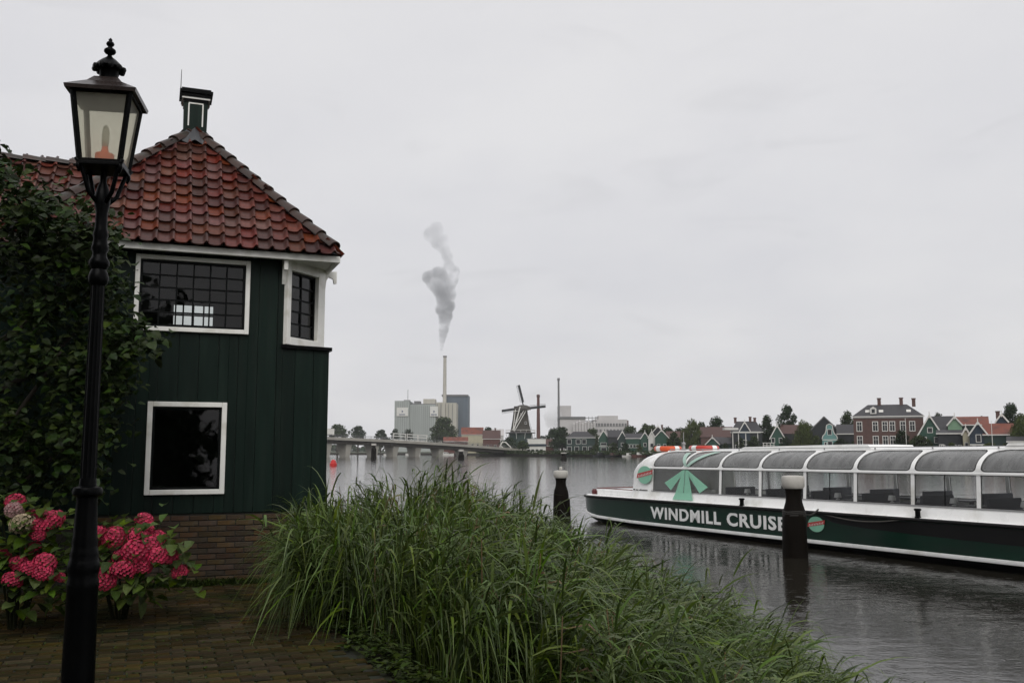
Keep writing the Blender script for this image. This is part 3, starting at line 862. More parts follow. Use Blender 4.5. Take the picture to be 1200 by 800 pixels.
# ================================================================== PLANTS
def leaf_quads(P, D, Nn, L_, Wd, fold=0.25, droop=0.25):
    """broad leaves: P base, D direction, Nn approx normal (n,3); returns V,F (6 verts, 4 tris as 2+2 quads)"""
    n = len(P)
    D = D / np.linalg.norm(D, axis=1, keepdims=True)
    Sd = np.cross(D, Nn); Sd /= (np.linalg.norm(Sd, axis=1, keepdims=True) + 1e-9)
    N2 = np.cross(Sd, D)
    L_ = L_[:, None]; Wd = Wd[:, None]
    v0 = P; tip = P + D * L_ - N2 * L_ * droop
    m = P + D * L_ * .5 
    l1 = P + D * L_ * .33 + Sd * Wd * .5 + N2 * Wd * fold; r1 = P + D * L_ * .33 - Sd * Wd * .5 + N2 * Wd * fold
    l2 = P + D * L_ * .72 + Sd * Wd * .36 + N2 * (Wd * fold * .7 - L_ * droop * .5); r2 = P + D * L_ * .72 - Sd * Wd * .36 + N2 * (Wd * fold * .7 - L_ * droop * .5)
    mid = P + D * L_ * .6 - N2 * L_ * droop * .25
    V = np.stack([v0, l1, l2, tip, r2, r1, mid], 1).reshape(-1, 3)
    b = (np.arange(n) * 7)[:, None]
    F = np.concatenate([b + np.array([[0, 6, 2, 1]]), b + np.array([[6, 3, 2, 2]]), b + np.array([[0, 5, 4, 6]]), b + np.array([[6, 4, 3, 3]])], 0)
    return V, F
def tri_fix(F):
    return F
def leaf_mesh(name, P, D, N_, L_, Wd, mat, **k):
    V, F = leaf_quads(np.asarray(P), np.asarray(D), np.asarray(N_), np.asarray(L_), np.asarray(Wd), **k)
    me = bpy.data.meshes.new(name)
    faces = [tuple(dict.fromkeys(f)) for f in F.tolist()]
    me.from_pydata(V.tolist(), [], faces); me.materials.append(mat); me.update()
    return me
HLEAF = M('hydrangea_leaf', (0.066, 0.108, 0.014), 0.45, 0.2, 12, 0.3, 60, rnd=0.4, huernd=0.02, transl=0.25, spec=0.15)
STEM = M('green_stem', (0.014, 0.016, 0.006), 0.7, 0.2, spec=.1)
PINK = M('hydrangea_pink', (0.54, 0.016, 0.085), 0.55, 0.3, 25, 0.1, 60, island=0.4, col2=(0.52, 0.16, 0.17), c2amt=0.2, c2scale=30, transl=0.2)
PALE = M('hydrangea_cream', (0.42, 0.33, 0.22), 0.55, 0.2, 25, 0.1, 60, island=0.2, transl=0.2)
ROSE = M('hydrangea_pale_pink', (0.42, 0.24, 0.24), 0.55, 0.2, 25, 0.1, 60, island=0.2, transl=0.2)
def head_mesh(mat, seed):
    r_ = random.Random(seed); m = MB()
    nf = 95
    for i in range(nf):
        z = 1 - 1.55 * (i + .5) / nf; a = i * 2.39996
        d = Vector((math.sqrt(max(0, 1 - z * z)) * math.cos(a), math.sqrt(max(0, 1 - z * z)) * math.sin(a), z * 0.85)); dn = d.normalized()
        c = d * (1 + r_.uniform(-.07, .1)); t = dn.orthogonal().normalized(); b = dn.cross(t); ro = r_.uniform(0, 1.6); sz = r_.uniform(.15, .20)
        vs = [c - dn * .05]
        for k in range(4):
            an_ = ro + k * math.pi / 2
            e1 = t * math.cos(an_) + b * math.sin(an_); e2 = t * math.cos(an_ + .68) + b * math.sin(an_ + .68); e3 = t * math.cos(an_ - .68) + b * math.sin(an_ - .68)
            vs += [c + e3 * sz * .85 + dn * .03, c + e1 * sz * 1.0 + dn * .01, c + e2 * sz * .85 + dn * .03]
        m.add(vs, [(0, 1 + 3 * k, 2 + 3 * k, 3 + 3 * k) for k in range(4)])
    return m.mesh('flower_head', mat)
HM = {'p': [head_mesh(PINK, s) for s in range(3)], 'c': [head_mesh(PALE, 9)], 'r': [head_mesh(ROSE, 10)]}
lsingle = leaf_mesh('leaf', [(0, 0, 0)], [(1, 0, 0)], [(0, 0, 1)], [1.0], [0.62], HLEAF, fold=0.18, droop=0.22)
def crop4(x, y): return (x / 3.078, 540 + y / 3.078)
def hydrangea(label, cx, Yb, flowers, spread, hgt, nleaf, seed, ctr):
    r_ = random.Random(seed)
    gx = at_y(cx, 527, Yb).x
    t = empty('hydrangea_bush', (gx, Yb, GZ))
    tag(t, label, 'hydrangea', 'hydrangea bushes behind the lamp')
    st = MB()
    for k in range(12):
        a = r_.uniform(0, 6.28); rr_ = r_.uniform(.2, .8)
        e = Vector((spread * rr_ * math.cos(a), .45 * rr_ * math.sin(a), hgt * r_.uniform(.6, .9)))
        st.tube([(e.x * .15, e.y * .15, 0), e * .5 + Vector((0, 0, .1)), e], [.012, .009, .005], 5)
    st.build('stems', STEM, t)
    for (fx, fy, sz, kd, dy) in flowers:
        p = at_y(*crop4(fx, fy), Yb + dy) - Vector((gx, Yb, GZ))
        s_ = sz * 0.57 * (Yb) / FPX / 3.078
        m4 = Matrix.Translation(p) @ Matrix.Rotation(r_.uniform(-.5, .5), 4, 'X') @ Matrix.Rotation(r_.uniform(-.4, .4), 4, 'Y') @ Matrix.Rotation(r_.uniform(0, 6), 4, 'Z') @ Matrix.Scale(s_, 4)
        link('flower_head', r_.choice(HM[kd]), t, mat4=m4)
    heads = []
    for (fx, fy, sz, kd, dy) in flowers:
        heads.append(at_y(*crop4(fx, fy), Yb + dy) - Vector((gx, Yb, GZ)))
    for k in range(nleaf):
        u = r_.uniform(-1, 1); vv = r_.uniform(0.0, 1) ** .6; an_ = r_.uniform(0, 6.28)
        # leaf positions on a dome facing the camera mostly
        th = r_.uniform(0, 2 * math.pi); ph = math.acos(r_.uniform(-.75, 1))
        d = Vector((math.sin(ph) * math.cos(th), math.sin(ph) * math.sin(th), math.cos(ph)))
        rad = r_.uniform(.68, 1.0)
        p = Vector((ctr[0] + d.x * spread * rad, d.y * .5 * rad, ctr[1] + d.z * hgt * .52 * rad))
        if k % 2:
            hp = r_.choice(heads); p = hp + Vector((r_.uniform(-.2, .2), r_.uniform(-.02, .22), r_.uniform(-.20, .15))); d = Vector((p.x - hp.x, -.5, .2)).normalized()
        if p.z < .13: continue
        out = Vector((d.x, d.y * 1.0, 0.25 * d.z + r_.uniform(-.5, .25))).normalized()
        out = (out + Vector((r_.uniform(-.6, .6), r_.uniform(-.6, .2), 0))).normalized()
        side = out.cross(Vector((0, 0, 1))).normalized(); nn = side.cross(out)
        nn = (nn + Vector((r_.uniform(-.4, .4), r_.uniform(-.4, .4), 0))).normalized(); side = out.cross(nn).normalized(); nn = side.cross(out)
        sc1 = r_.uniform(.12, .19)
        m4 = Matrix(((out.x, -side.x, nn.x, p.x), (out.y, -side.y, nn.y, p.y), (out.z, -side.z, nn.z, p.z), (0, 0, 0, 1))) @ Matrix.Scale(sc1, 4)
        link('leaf', lsingle, t, mat4=m4)
    return t
hydrangea('hydrangea bush with crimson, pale pink and cream flower heads left of the lamp post', 28, 8.7,
          [(55, 150, 60, 'p', -.1), (50, 178, 52, 'r', -.35), (85, 232, 76, 'c', -.4), (120, 205, 62, 'p', -.25), (180, 215, 70, 'p', -.3), (150, 235, 60, 'p', -.38), (135, 265, 44, 'p', -.4),
           (70, 370, 52, 'p', -.45), (105, 388, 50, 'p', -.5), (160, 368, 66, 'p', -.45), (155, 402, 56, 'p', -.5), (45, 430, 56, 'p', -.5), (205, 205, 50, 'p', -.2), (125, 322, 56, 'p', -.25), (215, 420, 34, 'p', -.4), (8, 340, 50, 'p', -.3)],
          .62, 1.15, 330, 21, (-.02, .52))
hydrangea('hydrangea bush heavy with crimson flower heads against the brick plinth', 150, 9.2,
          [(520, 215, 54, 'p', -.1), (355, 265, 60, 'p', -.3), (412, 275, 70, 'p', -.35), (500, 275, 66, 'p', -.35), (568, 275, 50, 'p', -.25), (490, 328, 82, 'p', -.5), (545, 308, 66, 'p', -.45), (600, 352, 60, 'p', -.42),
           (574, 345, 64, 'p', -.5), (442, 395, 66, 'p', -.6), (380, 430, 64, 'p', -.55), (510, 378, 58, 'p', -.5), (650, 400, 48, 'p', -.4), (440, 350, 54, 'p', -.45), (625, 345, 46, 'p', -.35), (392, 392, 50, 'p', -.5), (340, 300, 44, 'p', -.3), (530, 245, 40, 'p', -.2)],
          .60, 1.0, 330, 22, (-.08, .48))

# ------------------------------------------------ leafy tree at the left, in front of the house
TLEAF = M('tree_leaf', (0.024, 0.042, 0.008), 0.45, 0.25, 10, 0.2, 40, island=0.65, huernd=0.025, transl=0.18, spec=0.15)
BARK = M('bark', (0.04, 0.032, 0.024), 0.85, 0.35, 5, 0.7, 25, stretch=(3, 3, .7))
def near_tree():
    r_ = np.random.RandomState(5)
    Yt = 9.9
    g = at_y(-30, 527, Yt)
    t = empty('leafy_tree', (g.x, Yt, GZ))
    tag(t, 'dark leafy tree overhanging the green house wall behind the lamp', 'tree')
    tk = MB()
    tk.tube([(0, 0, -.1), (.03, 0, .8), (-.03, .05, 1.7), (.05, 0, 2.6), (.1, 0, 3.5)], [.12, .10, .085, .06, .03], 10)
    for (a, h, l, up) in ((.1, 1.0, 1.1, .8), (2.8, 1.3, 1.0, .9), (-.6, 1.6, 1.3, 1.0), (.5, 2.1, 1.1, .9), (3.5, 2.2, 1.0, .8), (-.2, 2.6, .9, .8), (1.6, 1.9, .8, .7)):
        d = Vector((math.cos(a), math.sin(a) * .6, 0))
        tk.tube([(0, 0, h), d * l * .5 + Vector((0, 0, h + up * .35)), d * l + Vector((0, 0, h + up))], [.045, .03, .012], 6)
    tk.build('trunk', BARK, t, smooth=True)
    # twig sprays: each a small cluster of leaves; outline given in pixels
    sil = [(-4, 212), (22, 240), (48, 256), (85, 275), (108, 275), (112, 300), (118, 335), (130, 385), (150, 398), (138, 408), (118, 430), (126, 455), (112, 500), (105, 560), (70, 300), (60, 420), (75, 500), (40, 360),
           (10, 265), (-40, 240), (-60, 350), (-30, 450), (20, 480), (50, 560), (0, 570), (-60, 560), (95, 400), (95, 345), (30, 300), (60, 360), (20, 420), (90, 530), (45, 250), (-20, 320), (30, 530), (100, 455), (98, 300), (-10, 500)]
    P = []; D = []; N_ = []; Ln = []; Wd = []
    for (px_, py_) in sil:
        for q in range(14):
            cc = at_y(px_ + r_.normal(0, 12), py_ + r_.normal(0, 14), Yt + r_.uniform(-.75, .45))
            for k in range(14):
                p = Vector((r_.normal(0, .10), r_.normal(0, .10), r_.normal(0, .09)))
                P.append((cc.x - g.x + p.x, cc.y - Yt + p.y, cc.z - GZ + p.z))
                a = r_.uniform(0, 6.28); D.append((math.cos(a), math.sin(a) - .35, r_.uniform(-.8, .25))); N_.append((r_.normal(0, .4), r_.normal(0, .4) - .3, 1.0))
                l = r_.uniform(.065, .125); Ln.append(l); Wd.append(l * r_.uniform(.65, .9))
    me = leaf_mesh('crown', P, D, N_, Ln, Wd, TLEAF, fold=.12, droop=.25)
    link('crown', me, t)
near_tree()

# ------------------------------------------------ reeds along the water
REED = M('reed_leaf', (0.080, 0.124, 0.020), 0.38, 0.15, 4, 0.0, 40, island=0.62, huernd=0.022, transl=0.25, spec=0.26)
def ground_z(x, y):
    # signed distance from the pavement edge along x
    for a, b in zip(EDGE[1:7], EDGE[2:8]):
        if a.y <= y <= b.y:
            ex = a.x + (b.x - a.x) * (y - a.y) / (b.y - a.y); d = (x - ex) * .9
            return d, (GZ - 0.03 - .54 * d if d < .5 else max(-0.05, GZ - .3 - .59 * (d - .5)))
    return 9, 0
def ztop(x, y):
    zt = 2.14 if x < -.55 else 2.14 - .46 * (x + .55)
    if x < -1.7: zt -= .30 * (-1.7 - x)
    return zt
def reeds():
    r_ = np.random.RandomState(12)
    V = []; F = []; nv = 0
    NS = 5
    starts = []; dirs = []; lens = []; wid = []; droop = []; stems = []
    cnt = 0; tufts = []
    while len(tufts) < 480 and cnt < 60000:
        cnt += 1
        y = r_.uniform(4.6, 12.9); x = r_.uniform(-2.9, 3.2)
        d, gz = ground_z(x, y); xmax = 2.15 - max(0, (y - 10.0)) * .9
        if d < (.28 if y < 8.6 else -.22) or x > xmax + r_.normal(0, .15): continue
        if y > 11.0 and x < C.x + .12: continue
        if any((x - q[0]) ** 2 + (y - q[1]) ** 2 < .145 ** 2 for q in tufts): continue
        tufts.append((x, y, d, gz))
    for (tx, ty, d, gz) in tufts:
        th = r_.normal(0, .12) + .10 * math.sin(tx * 4.1 + ty * 2.2)
        twind = r_.normal(0, .22); tvar = r_.uniform(.75, 1.15)
        for q in range(r_.randint(6, 11)):
            oa = r_.uniform(0, 6.28); orad = abs(r_.normal(0, .075)); x = tx + math.cos(oa) * orad; y = ty + math.sin(oa) * orad
            zt = ztop(tx, ty) + th + r_.normal(0, .07) - (.22 if d < .7 else 0)
            if r_.rand() < .035: zt += .26
            h = max(zt - gz, .35 + r_.rand() * .2)
            lean = np.array([.22 + .10 * x + r_.normal(0, .10) + .5 * math.cos(oa) * orad / .075 * .12, -.10 + r_.normal(0, .10) + .06 * math.sin(oa) * orad / .075, 0]) * min(h, 1.6) * .6
            if x < -1.3: lean[0] -= .22 * h; lean[1] -= .1 * h
            base = np.array([x, y, gz - .05])
            stems.append((base, h, lean))
            k0 = 9 + r_.randint(0, 4); az0 = r_.uniform(0, 6.28)
            for k in range(k0):
                s_ = min(1, .34 + .66 * (k + r_.rand() * .6) / k0)
                p = base + np.array([0, 0, h * s_ * (1 - .06 * s_)]) + lean * s_ ** 2
                az = az0 + k * 2.6 + r_.normal(0, .5)
                wind = np.array([.80 + .12 * x + twind, -.42, 0])
                if x < -1.2: wind = np.array([-.35 + twind, -.45, 0])
                dd = np.array([math.cos(az), math.sin(az), 0]) * .62 + wind
                dd[2] = r_.uniform(.35, 1.3) if s_ < .93 else r_.uniform(1.0, 2.4)
                dd /= np.linalg.norm(dd)
                starts.append(p); dirs.append(dd); lens.append(r_.uniform(.38, .85) * tvar * (1.0 if s_ < .9 else .75)); wid.append(r_.uniform(.009, .025)); droop.append(r_.uniform(.3, 1.35))
    P = np.array(starts); D = np.array(dirs); Ln = np.array(lens)[:, None]; Wd = np.array(wid)[:, None]; Dr = np.array(droop)[:, None]
    Sd = np.cross(D, np.array([0, 0, 1.0])); Sd /= np.linalg.norm(Sd, axis=1, keepdims=True) + 1e-9
    tw = r_.uniform(-.7, .7, len(P))[:, None]; Sd = Sd * np.cos(tw) + np.cross(Sd, D) * np.sin(tw)
    prof_ = [0.55, 1.0, 0.95, 0.62, 0.30, 0.03]; kink = (r_.rand(len(P)) < .12)[:, None] * r_.uniform(.5, 1.2, len(P))[:, None]
    rowsL = []
    for i, t in enumerate(np.linspace(0, 1, NS + 1)):
        c = P + D * Ln * t - np.array([0, 0, 1.0]) * Ln * (Dr * t ** 2.1 + kink * np.maximum(0, t - .45) * 1.6)
        rowsL.append(c - Sd * Wd * .5 * prof_[i]); rowsL.append(c + Sd * Wd * .5 * prof_[i])
    VV = np.stack(rowsL, 1).reshape(-1, 3); n_ = len(P); b = (np.arange(n_) * (2 * (NS + 1)))[:, None]
    FF = np.concatenate([b + np.array([[2 * i, 2 * i + 1, 2 * i + 3, 2 * i + 2]]) for i in range(NS)], 0)
    # stems as thin 3-sided tubes
    SV = []; SF = []
    for base, h, lean in stems:
        o = len(SV); pts = [base + np.array([0, 0, h * s_ * (1 - .06 * s_)]) + lean * s_ ** 2 for s_ in (0, .35, .7, 1.0)]
        for i, p in enumerate(pts):
            for k in range(3):
                a = 2.094 * k; rad = .0042 * (1 - .22 * i); SV.append(p + np.array([math.cos(a), math.sin(a), 0]) * rad)
        for i in range(3):
            for k in range(3): SF.append((o + i * 3 + k, o + i * 3 + (k + 1) % 3, o + i * 3 + 3 + (k + 1) % 3, o + i * 3 + 3 + k))
    SV = np.array(SV); SF = np.array(SF) + len(VV)
    me = np_mesh('reed_bed', np.concatenate([VV, SV]), np.concatenate([FF, SF]), REED)
    o = link('reed_bed', me); tag(o, 'dense green reeds leaning over the water beside the brick path', 'reeds', kind='stuff')
reeds()
# dry old stalks standing in the reeds
DRY = M('dry_reed', (0.16, 0.10, 0.05), 0.6, 0.2, island=.3)
def dry_stalks():
    r_ = random.Random(6); m = MB(); n = 0
    while n < 150:
        y = r_.uniform(4.8, 12.2); x = r_.uniform(-2.3, 2.0); d, gz = ground_z(x, y)
        if d < .3 or x > 2.0 - max(0, y - 10) * .9: continue
        h = ztop(x, y) - gz + r_.uniform(-.35, .12); lx = r_.uniform(-.1, .45); ly = r_.uniform(-.25, .2); n += 1
        m.tube([(x, y, gz - .05), (x + lx * .3, y + ly * .3, gz + h * .5), (x + lx, y + ly, gz + h)], [.005, .0045, .003], 4)
        for _ in range(2):
            tq = r_.uniform(.55, .95); p = Vector((x + lx * tq * tq, y + ly * tq * tq, gz + h * tq)); dx = r_.uniform(.12, .3)
            m.add([p, p + Vector((dx * .5, -.05, .045)), p + Vector((dx, -.1, -.10)), p + Vector((dx * .5, -.056, .033))], [(0, 1, 2, 3)])
    tag(m.build('dry_reed_stalks', DRY), 'dead brown stalks scattered through the reeds', 'reeds', kind='stuff')
dry_stalks()
# broad-leaved weeds and grass along the path edge
WEED = M('weed_leaf', (0.040, 0.062, 0.010), 0.6, 0.2, 8, 0.2, 40, island=0.45, huernd=0.02, transl=0.25, spec=.1)
def weeds():
    r_ = np.random.RandomState(4); P = []; D = []; N_ = []; Ln = []; Wd = []
    for i in range(95):
        y = r_.uniform(5.4, 10.9); 
        for a, b in zip(EDGE[1:7], EDGE[2:8]):
            if a.y <= y <= b.y: ex = a.x + (b.x - a.x) * (y - a.y) / (b.y - a.y)
        x = ex + r_.normal(.08, .10); h = r_.uniform(.03, .2)
        for k in range(26):
            P.append((x + r_.normal(0, .06), y + r_.normal(0, .06), GZ - .02 + r_.uniform(0, h))); a = r_.uniform(0, 6.28)
            D.append((math.cos(a), math.sin(a), r_.uniform(0, .9))); N_.append((0, 0, 1)); l = r_.uniform(.03, .09); Ln.append(l); Wd.append(l * r_.uniform(.25, .75))
    # grass strip at the foot of the plinth
    for i in range(420):
        u = r_.uniform(-2.4, .1); q = Vector((C.x, C.y, 0)) + HX * u + HY * (-r_.uniform(0, .28))
        for k in range(9):
            P.append((q.x + r_.normal(0, .03), q.y + r_.normal(0, .03), GZ - .01)); a = r_.uniform(0, 6.28); D.append((math.cos(a) * .6, math.sin(a) * .6, r_.uniform(.4, 1.4))); N_.append((0, .2, 1)); l = r_.uniform(.04, .12); Ln.append(l); Wd.append(r_.uniform(.006, .016))
    me = leaf_mesh('weeds', P, D, N_, Ln, Wd, WEED, fold=.1, droop=.3)
    tag(link('weeds', me), 'low weeds and grass along the path edge', 'weeds', kind='stuff')
    # moss tufts in the joints
    P = []; D = []; N_ = []; Ln = []; Wd = []
    for i in range(2200):
        x = r_.uniform(-6, 0.2); y = r_.uniform(5.6, 11.2)
        if not in_pave(x, y): continue
        for k in range(3):
            P.append((x + r_.normal(0, .012), y + r_.normal(0, .012), GZ - .006)); a = r_.uniform(0, 6.28); D.append((math.cos(a), math.sin(a), r_.uniform(.2, .9))); N_.append((0, 0, 1)); l = r_.uniform(.012, .04); Ln.append(l); Wd.append(l * .4)
    tag(link('moss_tufts', leaf_mesh('moss_tufts', P, D, N_, Ln, Wd, WEED, fold=.1, droop=.3)), 'moss and grass tufts in the paving joints', 'moss', kind='stuff')
weeds()
# ================================================================== TOUR BOAT
BA = Vector((2.86, 35.0, 0)); BE = Vector((10.75, 19.7, 0))
BU = (BE - BA).normalized(); BV = Vector((-BU.y, BU.x, 0))          # BV points away from the camera side
brz = math.atan2(BU.y, BU.x)
boat = empty('tour_boat', (BA.x, BA.y, 0), brz)
boat.rotation_euler = (0, R(-0.32), brz)
tag(boat, 'long white and green glass-roofed tour boat lettered along its hull', 'tour boat')
def bt(px, y=0.0):
    """distance along the boat where the local line y shows at image column px"""
    r = (px - CX) / FPX; o = BA + BV * y
    # depth along view: Y only (columns depend on x / depth)
    return (r * o.y - o.x) / (BU.x - r * BU.y)
BL, HB = 25.0, 2.1
HULL = M('hull_green', (0.004, 0.027, 0.016), 0.25, 0.2, 0.8, 0.03, 3, col2=(0.010, 0.024, 0.018), c2amt=0.3, c2scale=1.1, spec=0.3, stretch=(.6, 1, 2.5))
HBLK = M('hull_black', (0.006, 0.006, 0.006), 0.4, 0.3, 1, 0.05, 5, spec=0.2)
RUB = M('black_rubber', (0.008, 0.008, 0.008), 0.55, 0.2, spec=0.2)
MINT = M('mint_print', (0.22, 0.50, 0.35), 0.35, 0.05)
RED = M('red_print', (0.42, 0.035, 0.03), 0.4, 0.1)
FLOORM = M('boat_interior', (0.10, 0.10, 0.105), 0.6, 0.2)
SEAT = M('seat_fabric', (0.05, 0.052, 0.06), 0.8, 0.2)
GREYM = M('grey_metal', (0.30, 0.30, 0.30), 0.4, 0.1)
xt = bt(686, .45)
def hw(x):
    q = x - xt
    if q < 0: q = 0
    if x > BL - 3: return HB * (1 - ((x - (BL - 3)) / 3) ** 2 * .85)
    return HB - .42 * math.exp(-q / .45)
def chine(x):
    q = max(0, x - xt); return .13 + .26 * math.exp(-q / .9)
st_x = [xt, xt + .1, xt + .25, xt + .5, xt + .9, xt + 1.4, 2.5, 4, 7, 11, 15, 19, BL - 3, BL - 2, BL - 1, BL - .4, BL]
def section(x):
    h = hw(x); c = chine(x); dk = .93
    rise = .5 * math.exp(-max(0, x - xt) / .9)
    return [(x, HB - h, dk), (x, HB - h + .02, dk - .1), (x, HB - h + .05, c + .12), (x, HB - h + .06, c)], [(x, HB - h + .06, c), (x, HB - h + .25, c - .22 + rise * .15), (x, HB - h * .55, -.35 + rise), (x, HB, -.5 + rise)]
def mirror(sec): return sec + [(x, 2 * HB - y, z) for (x, y, z) in reversed(sec)]
hm = MB(); ups = [section(x)[0] for x in st_x]
hm.grid(ups); hm.grid([[(x, 2 * HB - y, z) for x, y, z in s_] for s_ in ups][::-1])
s0 = ups[0]; hm.add(s0 + [(x, 2 * HB - y, z) for x, y, z in reversed(s0)], [tuple(range(8))])
hull = hm.build('hull', HULL, boat, smooth=True, angle=40)
bot = MB(); lows = [mirror(section(x)[1]) for x in st_x]; bot.grid(lows); bot.add(lows[0], [tuple(range(7, -1, -1))]); bot.build('hull_bottom', HBLK, boat, smooth=True)
stp = MB()
stp.grid([[(x, HB - hw(x) + .035, chine(x) - .035), (x, HB - hw(x) + .028, chine(x) + .0), (x, HB - hw(x) + .03, chine(x) + .05), (x, HB - hw(x) + .06, chine(x) + .06)] for x in st_x]); stp.build('hull_stripe', BWHITE, boat)
rubm = MB()
for s_ in (1, -1):
    rubm.tube([(x, HB - s_ * (hw(x) + .01), .90) for x in st_x], .045, 8)
rubm.tube([(xt - .02, HB - hw(xt), .90), (xt - .02, HB + hw(xt), .90)], .045, 8)
rubm.build('rub_rail', RUB, boat, smooth=True)
# deck sheet
dk = MB(); dk.grid([[(x, HB - hw(x) + .02, .925), (x, HB - hw(x) + .12, .955), (x, HB + hw(x) - .12, .955), (x, HB + hw(x) - .02, .925)] for x in st_x]); dk.build('deck', BWHITE, boat)
# cabin profile (y from near side, z)
YI = .30
prof_c = [(YI - .06, .95), (YI, 1.24), (YI + .05, 1.93), (YI + .06, 1.97)]
def pc(s_):   # curved glass roof: s_ 0..1 from the waist rail to the roof edge
    a = s_ * R(78); return (YI + .07 + .95 * (1 - math.cos(a)), 2.0 + .50 * math.sin(a) / math.sin(R(78)))
xs_w = [bt(770, YI), None, bt(841, YI)]
bay0, bayw = bt(841, YI), 0.0
bayw = (bt(1140, YI) - bt(841, YI)) / 5.0
xa0 = bay0 - 2 * bayw
bays = [xa0 + k * bayw for k in range(13)]
xcE = bays[-1]
print('BOAT bays', xa0, bayw, bays, 'tip', xt)
fr = MB()
for s_ in (0, 1):
    def Y(y): return y if s_ == 0 else 2 * HB - y
    # coaming below the windows
    fr.grid([[(x, Y(YI - .08), .95), (x, Y(YI), 1.22), (x, Y(YI + .06), 1.22)] for x in (xa0 - .9, xcE + .5)])
coam = fr.build('coaming', BWHITE, boat)
